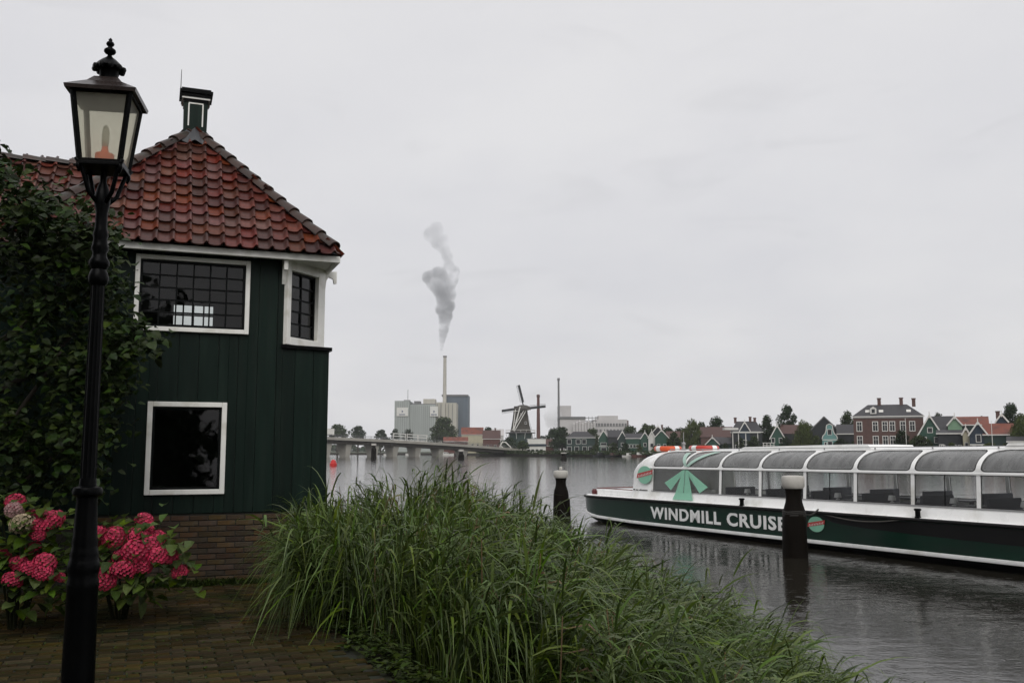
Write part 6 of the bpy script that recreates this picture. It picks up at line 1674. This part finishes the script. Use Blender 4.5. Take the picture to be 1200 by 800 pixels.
# right-hand cluster
gable(1091, Y0(1091), 510.5, 487, 27, 'steep emerald gable house with white bargeboards beside the mansion', F_GREEN, F_SLATE, 12, [(0, 5.6, .9, 1.0), (-1.3, 3.3, .9, 1.2), (1.3, 3.3, .9, 1.2)])
eaves(1094, 1118, Y0(1106) + 7, 505, 487.5, 'long dark slate roof joining the emerald gable and pale green gable', F_BLACK, F_SLATE, 10, gutter=False)
gable(1120.5, Y0(1120) + 4, 497.5, 488.5, 15, 'pale mint green gable house behind the low black cottage', F_LGREEN, F_REDT, 9, [(0, 3.2, .9, 1.0)])
eaves(1122, 1157, Y0(1140) + 9, 497.5, 488, 'house with a long orange-red tiled roof behind the navy gable', F_DGREEN, F_REDT, 10, W2((-1, 2), 3, .9, 1.1), chim=((5.5, .9),))
eaves(1101, 1129, Y0(1115) - 1, 507.5, 503.5, 'low black cottage with white gutter and tall white windows', F_BLACK, F_SLATE, 6, W2((-1.6, .6, 1.7), .8, .6, 1.9) + [(-1.9, .8, .7, 2.0)], name='cottage')
gable(1133, Y0(1133) - .6, 508, 501.5, 7, 'narrow cream gable squeezed between two black houses', F_CREAM, F_REDT, 8, [(0, 2.4, .5, .8), (0, .6, .5, .9)])
gable(1147.5, Y0(1147) - 1, 509, 495, 19, 'navy gable house with white bargeboards and arched white window', F_BLUE, F_REDT, 10, [(0, 3.4, .8, 1.4), (-.9, .5, .5, 2), (.7, .5, .5, 2)], band=(2.8,))
eaves(1156, 1186, Y0(1170) + 2, 509, 496, 'wide red tiled house to the right of the navy gable', F_DGREEN, F_REDT, 10, W2((-1.5, 1.5), .8, .9, 1.4))
gable(1176, Y0(1176) + 8, 493.5, 485.5, 12, 'dark blue gable top with white edges behind the red tiled house', F_BLUE, F_REDT, 10, [(0, 6.0, .8, 1.0)])
eaves(1184, 1215, Y0(1198) - 3, 517, 511, 'red brick wall house under the willow near the flagpole', F_REDBRICK, F_SLATE, 6)

# ------------------------------------------------------------------ trees
TR = [  # px, dY, top, low, width, kind, weep, label
 (395, 640, 497, 512, 26, 1, 0, 'low rounded far tree seen above the bridge lorry'),
 (419, 660, 498.5, 513, 20, 0, 0, 'clipped dark far tree behind the bridge rail'),
 (446, 650, 503, 514, 16, 0, 0, 'small dark far tree above the bridge barriers'),
 (463, 640, 502, 514, 13, 0, 0, 'small tree against the foot of the factory'),
 (478, 640, 502.5, 514, 14, 0, 0, 'second small tree against the foot of the factory'),
 (519, 620, 488, 517, 37, 1, 0, 'broad round tree standing in front of the factory'),
 (572, 560, 500, 520, 16, 0, 0, 'dark tree behind the red brick house'),
 (612, 415, 516, 531, 16, 1, 0, 'low bushy tree at the foot of the windmill'),
 (597, 455, 512, 531, 20, 0, 0, 'dark tree left of the windmill base'),
 (648, 500, 501, 526, 20, 0, 0, 'dark tree between the brick chimney and the villa'),
 (655, 470, 512, 528, 18, 0, 0, 'bushy tree beside the brick cottage'),
 (756.5, 400, 496, 520, 18, 1, 0, 'bare-topped tree behind the green gables'),
 (790, Y0(790) + 6, 506, 530, 18, 1, 0, 'bushy garden tree right of the white porch'),
 (811, Y0(811) + 3, 490.5, 530, 26, 2, 1, 'yellow-green willow beside the boathouse'),
 (822, Y0(822) + 22, 494, 525, 18, 1, 0, 'grey-green tree behind the willow'),
 (840, Y0(840) + 30, 487.5, 522, 28, 0, 0, 'tall dark round tree behind the rusty barn'),
 (868, Y0(868) - 2, 512, 531, 10, 1, 0, 'shrub tree in front of the slate-roofed house'),
 (899, Y0(899) + 24, 486, 520, 20, 0, 0, 'dark spreading tree left of the bright green gable'),
 (923.5, Y0(923) + 28, 473.5, 512, 24, 0, 0, 'tall dense egg-shaped tree behind the brown roof'),
 (942, Y0(942) + 1, 492, 530, 26, 2, 1, 'olive green willow between bright green and turquoise houses'),
 (957, Y0(957) + 2, 510, 530, 14, 2, 0, 'olive bush beside the turquoise bell gable'),
 (920, Y0(920) - 2, 511, 531, 14, 0, 0, 'dark evergreen bush at the bright green gable'),
 (994, Y0(994) + 26, 481, 512, 20, 1, 0, 'tree rising behind the brick mansion corner'),
 (1057, Y0(1057) - 3, 503, 531, 18, 0, 0, 'dark garden tree in front of the mansion'),
 (1078, Y0(1078) - 4, 510, 531, 26, 1, 0, 'round green shrub between mansion and emerald gable'),
 (1004, Y0(1004) - 2, 516, 531, 22, 1, 0, 'hedge-like bush at the mansion left corner'),
 (1101, Y0(1101) + 30, 483, 500, 14, 0, 0, 'tree top just over the long slate roof'),
 (1152, Y0(1152) + 30, 487, 505, 14, 0, 0, 'small tree top behind the orange-red roof'),
 (1187, Y0(1187) + 30, 472, 512, 30, 0, 0, 'tall dark open-crowned tree behind the red tiled house'),
 (1200, Y0(1200) + 2, 485, 531, 34, 2, 1, 'drooping yellow-green willow by the flagpole'),
 (985, Y0(985) - 3, 514, 531, 18, 0, 0, 'dark bushes between turquoise house and mansion'),
 (884, Y0(884) - 1, 511, 531, 16, 1, 0, 'garden tree in front of the twin-chimney house'),
]
for (px_, Y_, yt_, yl_, wq, kd, wp_, lb_) in TR:
    tree(px_, Y_, yt_, min(yl_, 524 if yl_ < 530 else 525), wq, lb_, kd, 9, 'willow_tree' if wp_ else 'broadleaf_tree', weep=bool(wp_))
rr2 = random.Random(31)
NEAR = ((662, 'dark villa left bay'), (690, 'dark villa right side'), (716, 'glazed turquoise front'), (734, 'narrow dark green gable'), (745, 'low house with the white window band'), (757, 'small green gable by the red boat'), (766, 'slim white gable'), (784, 'white porch'), (800, 'short white pole'), (828, 'boathouse doors'), (851, 'low dark green shed'), (868, 'canopy posts'), (879, 'twin-chimney house'), (897, 'veranda'), (908, 'bright green gable'), (932, 'long brown roof'), (950, 'broad black barn'), (964, 'turquoise bell gable'), (977, 'bell gable right edge'), (1000, 'slate outbuilding'), (1018, 'mansion windows'), (1090, 'emerald gable'), (1114, 'low black cottage'), (1135, 'narrow cream gable'), (1160, 'navy gable'), (1175, 'wide red tiled house'))
def near(px): return min(NEAR, key=lambda q: abs(q[0] - px))[1]
for k, px_ in enumerate((662, 690, 742, 765, 783, 800, 832, 856, 880, 906, 935, 950, 975, 1000, 1088, 1112, 1135, 1168)):
    tree(px_ + rr2.uniform(-4, 4), (bank_y(px_) or 400) + rr2.uniform(40, 70), rr2.uniform(497, 504), 524, rr2.uniform(22, 34), 'soft green tree showing behind the ' + near(px_), rr2.choice((0, 1, 1)), 9, grp='background trees behind the far shore houses')
for k, px_ in enumerate((672, 696, 716, 734, 748, 768, 786, 826, 848, 878, 896, 930, 962, 1018, 1092, 1116, 1158, 1178)):
    tree(px_ + rr2.uniform(-3, 3), (bank_y(px_) or 390) + rr2.uniform(2.5, 4.5), rr2.uniform(517, 522), 528, rr2.uniform(8, 15), 'low garden bush at the water edge before the ' + near(px_), rr2.choice((0, 1, 2)), 6, name='garden_bush', cat='bush', grp='garden bushes along the far waterline')
# distant wood closing the horizon
def far_wood():
    r_ = np.random.RandomState(77); n = 14000
    px_ = r_.uniform(-80, 1330, n); Yw = r_.uniform(1000, 1150, n); hgt = (9 + 4 * np.sin(px_ * .043) + 3 * np.sin(px_ * .11 + 1) + 2 * np.sin(px_ * .31)); z = r_.uniform(0, 1, n) ** .8 * hgt
    X = (px_ - CX) / FPX * Yw; Pc = np.stack([X, Yw, z + FZ], 1); t1_ = r_.normal(size=(n, 3)); t1_ /= np.linalg.norm(t1_, axis=1, keepdims=True); t2_ = np.cross(t1_, r_.normal(size=(n, 3))); t2_ /= np.linalg.norm(t2_, axis=1, keepdims=True)
    V = np.stack([Pc - t1_ * 2, Pc + t2_ * 1.5, Pc + t1_ * 2, Pc - t2_ * 1.5], 1).reshape(-1, 3)
    tag(link('distant_wood', np_mesh('distant_wood', V, np.arange(4 * n).reshape(-1, 4), FL[0])), 'distant belt of trees along the horizon', 'wood', kind='stuff')
far_wood()
# shoreline plants
def shore_plants():
    r_ = np.random.RandomState(8); V = []; n = 9000; P_ = []
    for (x0, y0), (x1, y1) in zip(bank[1:6], bank[2:7]):
        k = r_.uniform(0, 1, n // 5); off = r_.uniform(0, 3.0, n // 5); clump = (np.sin(k * 40 + x0) + np.sin(k * 97)) > -.6
        h = r_.uniform(0, 1, n // 5) * np.where(clump, 1.5, .5); ln = math.hypot(x1 - x0, y1 - y0); nx_, ny_ = -(y1 - y0) / ln, (x1 - x0) / ln
        P_.append(np.stack([x0 + (x1 - x0) * k - nx_ * off * -1, y0 + (y1 - y0) * k - ny_ * off * -1 + .5, FZ + h], 1))
    Pc = np.concatenate(P_); m_ = len(Pc); t1_ = r_.normal(size=(m_, 3)); t1_ /= np.linalg.norm(t1_, axis=1, keepdims=True); t2_ = np.cross(t1_, r_.normal(size=(m_, 3))); t2_ /= np.linalg.norm(t2_, axis=1, keepdims=True)
    V = np.stack([Pc - t1_ * .35, Pc + t2_ * .22, Pc + t1_ * .35, Pc - t2_ * .22], 1).reshape(-1, 3)
    tag(link('shore_plants', np_mesh('shore_plants', V, np.arange(4 * m_).reshape(-1, 4), FL[1])), 'garden shrubs and reeds along the far waterline', 'shrubs', kind='stuff')
shore_plants()

# ------------------------------------------------------------------ poles, canopy, boats, buoy, far posts
def pole(px_, Y_, top_, label, r_=.09, nm='flagpole'):
    g0 = at_y(px_, HOR, Y_); t = empty(nm, (g0.x, Y_, FZ)); tag(t, label, 'flagpole', 'white poles on the far shore'); z = at_y(px_, top_, Y_).z - FZ
    m = MB(); m.tube([(0, 0, 0), (0, 0, z)], [r_, r_ * .6], 8); m.build('shaft', F_WHITE, t); m = MB(); m.lathe([(.02, z), (r_ * 1.6, z + .1), (.02, z + .25)], 8); m.build('ball_top', F_WHITE, t)
pole(1062.5, Y0(1062) - 4, 491, 'slim white flagpole before the brick mansion'); pole(1163.5, Y0(1163) - 4, 494, 'slim white flagpole beside the navy gable house')
pole(798.5, Y0(798) - 3, 515, 'short white pole in front of the willow', .1)
cy_ = Y0(868) - 3; cg = at_y(868, HOR, cy_); cn = empty('white_canopy', (cg.x, cy_, FZ)); tag(cn, 'white flat-roofed landing canopy on posts before the slate-roofed house', 'canopy')
s_ = mp(cy_)
m = MB(); m.box(-18 * s_, -2 * s_, 0, 3, at_y(868, 503.5, cy_).z - FZ, at_y(868, 501, cy_).z - FZ); m.build('upper_roof', F_WHITE, cn)
m = MB(); m.box(-8 * s_, 24 * s_, .2, 3.2, at_y(868, 507, cy_).z - FZ, at_y(868, 505.4, cy_).z - FZ); m.build('lower_roof', F_WHITE, cn)
for px_ in (-8.2, -1.5, 7, 21):
    m = MB(); m.box(px_ * s_ - .12, px_ * s_ + .12, .6, .8, 0, at_y(868, 505.5, cy_).z - FZ); m.build('post', F_WHITE, cn)
def small_boat(px_, Y_, L_, label, hullm, cabm, hgt=1.0, rz=0.0):
    p = at_y(px_, HOR, Y_); t = empty('moored_boat', (p.x, Y_, 0), rz); tag(t, label, 'boat', 'small boats moored on the far shore')
    h_ = L_ / 2; m = MB(); m.grid([[(x, -w_, .75 * hgt + s2), (x, -w_ * .8, -.2), (x, w_ * .8, -.2), (x, w_, .75 * hgt + s2)] for x, w_, s2 in ((-h_, .7, .05), (-h_ * .5, 1.1, 0), (h_ * .4, 1.1, .05), (h_ * .8, .6, .2), (h_, .08, .35))]); m.add([(-h_, -.7, .8 * hgt), (-h_, -.56, -.2), (-h_, .56, -.2), (-h_, .7, .8 * hgt)], [(0, 1, 2, 3)]); m.build('hull', hullm, t)
    m = MB(); m.grid([[(x, -w_, .72 * hgt + s2), (x, w_, .72 * hgt + s2)] for x, w_, s2 in ((-h_, .7, .05), (-h_ * .5, 1.1, 0), (h_ * .4, 1.1, .05), (h_ * .8, .6, .2), (h_, .08, .35))]); m.build('deck', cabm, t)
    m = MB(); m.prism([(-h_ * .45, -.8, .7 * hgt), (h_ * .35, -.8, .7 * hgt), (h_ * .2, -.8, .7 * hgt + .9), (-h_ * .42, -.8, .7 * hgt + .95)], (0, 1.6, 0)); cb_ = m.build('cabin', cabm, t)
    for k in range(3):
        m = MB(); x = -h_ * .32 + k * h_ * .2; m.box(x, x + h_ * .14, -.83, -.8, .7 * hgt + .35, .7 * hgt + .75); m.build('cabin_window', F_GLASS, cb_)
by_ = lambda p: bank_y(p) - 2.2
small_boat(705, by_(705), 8, 'dark covered boat moored below the glazed green gable', F_BLACK, F_BLACK, .9, R(25))
small_boat(721, by_(721), 8, 'long dark low boat moored under the dark timber house', F_BLACK, F_BROWNT, .8, R(20))
small_boat(739, by_(739), 6.5, 'white open motorboat moored by the narrow dark green gable', F_WHITE, F_WHITE, .8, R(20))
small_boat(752, by_(752), 7.5, 'dark red hulled boat moored below the small green gable', F_REDBRICK, F_WHITE, 1.2, R(15))
small_boat(664, 398, 5, 'little white boat moored at the villa garden', F_WHITE, F_WHITE, .8, R(10))
small_boat(523, 437, 7, 'white motorboat lying beneath the bridge deck', F_WHITE, F_WHITE, 1.0, R(5))
small_boat(484, 452, 7, 'white cabin boat moored between the bridge piers', F_WHITE, F_WHITE, 1.2, R(0))
small_boat(457, 452, 6, 'small pale boat behind the bridge pier', F_WHITE, F_WHITE, 1.0, R(8))
bp = at_z(390.5, 545.5, 0); buoy = empty('channel_buoy', (bp.x, bp.y, 0)); tag(buoy, 'red can buoy floating before the bridge', 'buoy')
bs = mp(bp.y); BR = M('buoy_red', (0.52, 0.025, 0.022), 0.4, 0.12)
m = MB(); m.lathe([(3.8 * bs, -.4), (4.2 * bs, .1), (4.2 * bs, 3.0 * bs), (3.4 * bs, 3.6 * bs)], 16); m.build('float', BR, buoy, smooth=True, angle=40)
m = MB(); m.lathe([(3.2 * bs, 3.6 * bs), (2.9 * bs, 5.6 * bs), (1.9 * bs, 6.4 * bs), (1.5 * bs, 7.0 * bs)], 16); m.build('top', BR, buoy, smooth=True, angle=40)
for (px_, yt_, yb_, wq, lb_) in ((438, 519.5, 537.5, 6, 'dark dolphin pile with white top before the bridge'), (540.5, 526.5, 538, 6.5, 'short dark pile with white top before the red shed'), (660.5, 530, 538.5, 7, 'low dark pile standing in the river before the villa')):
    Yp = EYE * FPX / (yb_ - HOR); mooring_post(px_, yt_, yt_ + (2.4 if px_ != 660.5 else 1.2), yt_ + 6, wq, Yp, lb_, 'river_pile')

# ------------------------------------------------------------------ smoke and steam
def smoke(name, blobs, Y_, label, dens, colr, nscale, seed=0):
    """blobs: (px, py, radius px); merged by voxel remesh into one closed plume filled with a volume"""
    s_ = mp(Y_); m = MB(); r_ = random.Random(seed); o0 = at_y(blobs[0][0], blobs[0][1], Y_)
    for (px_, py_, rp_) in blobs:
        p = at_y(px_, py_, Y_) - o0; rr_ = rp_ * s_ * 1.15
        n_, mm_ = 12, 8; rows_ = []
        for i in range(mm_ + 1):
            th = math.pi * i / mm_; rows_.append([(p.x + rr_ * math.sin(th) * math.cos(2 * math.pi * k / n_), p.y + rr_ * math.sin(th) * math.sin(2 * math.pi * k / n_), p.z + rr_ * math.cos(th)) for k in range(n_)])
        m.grid(rows_, closed=True)
    me = m.mesh(name)
    tmp = bpy.data.objects.new('tmp', me); COL.objects.link(tmp); rmd = tmp.modifiers.new('r', 'REMESH'); rmd.mode = 'VOXEL'; rmd.voxel_size = 1.3 * s_
    dg = bpy.context.evaluated_depsgraph_get(); me2 = bpy.data.meshes.new_from_object(tmp.evaluated_get(dg)); bpy.data.objects.remove(tmp); me2.name = name
    mat, nt = nt_new(name + '_volume'); L = nt.links.new; out = nt.nodes.new('ShaderNodeOutputMaterial'); pv_ = nt.nodes.new('ShaderNodeVolumePrincipled')
    pv_.inputs['Color'].default_value = (*colr, 1); pv_.inputs['Anisotropy'].default_value = 0.0
    t = nt.nodes.new('ShaderNodeTexCoord'); nz = nt.nodes.new('ShaderNodeTexNoise'); nz.inputs['Scale'].default_value = nscale; nz.inputs['Detail'].default_value = 6; nz.inputs['Roughness'].default_value = .62; L(t.outputs['Object'], nz.inputs['Vector'])
    mr = nt.nodes.new('ShaderNodeMapRange'); mr.inputs[1].default_value = .34; mr.inputs[2].default_value = .66; mr.inputs[3].default_value = 0.0; mr.inputs[4].default_value = dens * 2; L(nz.outputs['Fac'], mr.inputs[0])
    # thins out with height
    sp_ = nt.nodes.new('ShaderNodeSeparateXYZ'); L(t.outputs['Object'], sp_.inputs[0]); zr2 = max(v.co.z for v in me2.vertices)
    m2 = nt.nodes.new('ShaderNodeMapRange'); m2.inputs[1].default_value = zr2 * .25; m2.inputs[2].default_value = zr2; m2.inputs[3].default_value = 1.0; m2.inputs[4].default_value = .16; L(sp_.outputs['Z'], m2.inputs[0])
    mu = nt.nodes.new('ShaderNodeMath'); mu.operation = 'MULTIPLY'; L(mr.outputs[0], mu.inputs[0]); L(m2.outputs[0], mu.inputs[1]); L(mu.outputs[0], pv_.inputs['Density']); L(pv_.outputs[0], out.inputs['Volume'])
    me2.materials.clear(); me2.materials.append(mat)
    o = link(name, me2, loc=o0); tag(o, label, 'smoke', kind='stuff'); return o
bl_ = [(517.3, 410, 1.8), (517.8, 405, 2.6), (518.4, 399, 3.6), (519, 393, 4.6), (520, 386, 5.8), (521, 378, 6.6), (522, 370, 8.0), (519, 362, 8.5), (525, 358, 8.0), (521, 350, 9.5), (527, 345, 7.5), (516, 340, 9), (524, 335, 9.5), (509, 332, 9), (503, 325, 8), (514, 323, 10), (530, 328, 7), (533, 318, 6), (526, 310, 6), (524, 300, 6.5), (520, 291, 7), (513, 284, 8), (505, 275, 8.5), (512, 268, 8), (520, 280, 6)]
smoke('chimney_smoke', bl_, FY + 40, 'grey smoke plume rising and curling from the tall factory stack', .10, (0.52, 0.53, 0.55), .06, 1)
bl2 = [(654, 484, 4), (651, 480, 5), (647, 482, 6), (643, 488, 6), (648, 491, 6), (644, 496, 5), (652, 476, 4), (656, 490, 4), (652, 497, 5)]
smoke('plant_steam', bl2, PY + 6, 'faint white steam drifting beside the slim vent stack', .06, (0.97, 0.97, 0.97), .06, 2)

# ------------------------------------------------------------------ unseen trees added behind the viewpoint to shade foreground and darken window reflections
for (tx, ty, th, tw, lb_) in ((-8.5, -2.5, 14.0, 9.0, 'tall dark tree added out of view behind the path to shade the foreground'), (-0.5, -5.0, 7.2, 9.0, 'broad dark tree added out of view behind the path for shade and reflection'), (2.2, -10.5, 8.2, 9.0, 'large dark tree added out of view near the waterside to darken the window reflection'), (3.0, -17.0, 9.5, 13.0, 'wide dark tree added out of view far behind the path to darken the window reflection'), (-14.0, 1.5, 14.0, 8.0, 'dark tree added out of view beside the path to shade the foreground')):
    tree_seed[0] += 1; r_ = np.random.RandomState(tree_seed[0]); t = empty('broadleaf_tree', (tx, ty, GZ - .03)); tag(t, lb_, 'tree', 'unseen shading trees added around the viewpoint')
    tk = MB(); tk.tube([(0, 0, -.2), (.1, 0, th * .3), (0, .1, th * .6), (0, 0, th * .85)], [.3, .22, .15, .04], 10)
    for k in range(7):
        a = k * .9; d = Vector((math.cos(a), math.sin(a), 0)) * tw * .38; h0 = th * (.25 + .05 * k); tk.tube([(0, 0, h0), d * .5 + Vector((0, 0, h0 + th * .1)), d + Vector((0, 0, h0 + th * .18))], [.12, .08, .02], 6)
    tk.build('trunk', BARK, t)
    n = 9000; u = r_.normal(size=(n, 3)); u /= np.linalg.norm(u, axis=1, keepdims=True); L0 = []
    for k in range(16): v_ = (k + .5) / 16; L0.append((math.cos(k * 2.4) * tw * .28 * math.sin(math.pi * (.25 + .7 * v_)), math.sin(k * 2.4) * tw * .28 * math.sin(math.pi * (.2 + .75 * v_)), th * (.06 + .84 * v_), tw * .24, th * .11))
    L0 = np.array(L0); idx = r_.randint(0, 16, n); Pc = L0[idx, :3] + u * r_.uniform(.5, 1.05, n)[:, None] * np.stack([L0[idx, 3], L0[idx, 3], L0[idx, 4]], 1)
    t1_ = r_.normal(size=(n, 3)); t1_ /= np.linalg.norm(t1_, axis=1, keepdims=True); t2_ = np.cross(t1_, r_.normal(size=(n, 3))); t2_ /= np.linalg.norm(t2_, axis=1, keepdims=True)
    V = np.stack([Pc - t1_ * .17, Pc + t2_ * .11, Pc + t1_ * .17, Pc - t2_ * .11], 1).reshape(-1, 3); link('crown', np_mesh('crown', V, np.arange(4 * n).reshape(-1, 4), FL[0]), t)

# ------------------------------------------------------------------ rainy air
hz = MB(); hz.box(-1700, 1700, -150, 1700, -1.5, 260)
hm_, nt = nt_new('rain_haze'); out = nt.nodes.new('ShaderNodeOutputMaterial'); pv_ = nt.nodes.new('ShaderNodeVolumePrincipled')
pv_.inputs['Color'].default_value = (0.92, 0.93, 0.95, 1); pv_.inputs['Density'].default_value = 0.00013
nt.links.new(pv_.outputs[0], out.inputs['Volume'])
tag(hz.build('haze', hm_), 'thin rainy haze over the river', 'haze', kind='stuff')
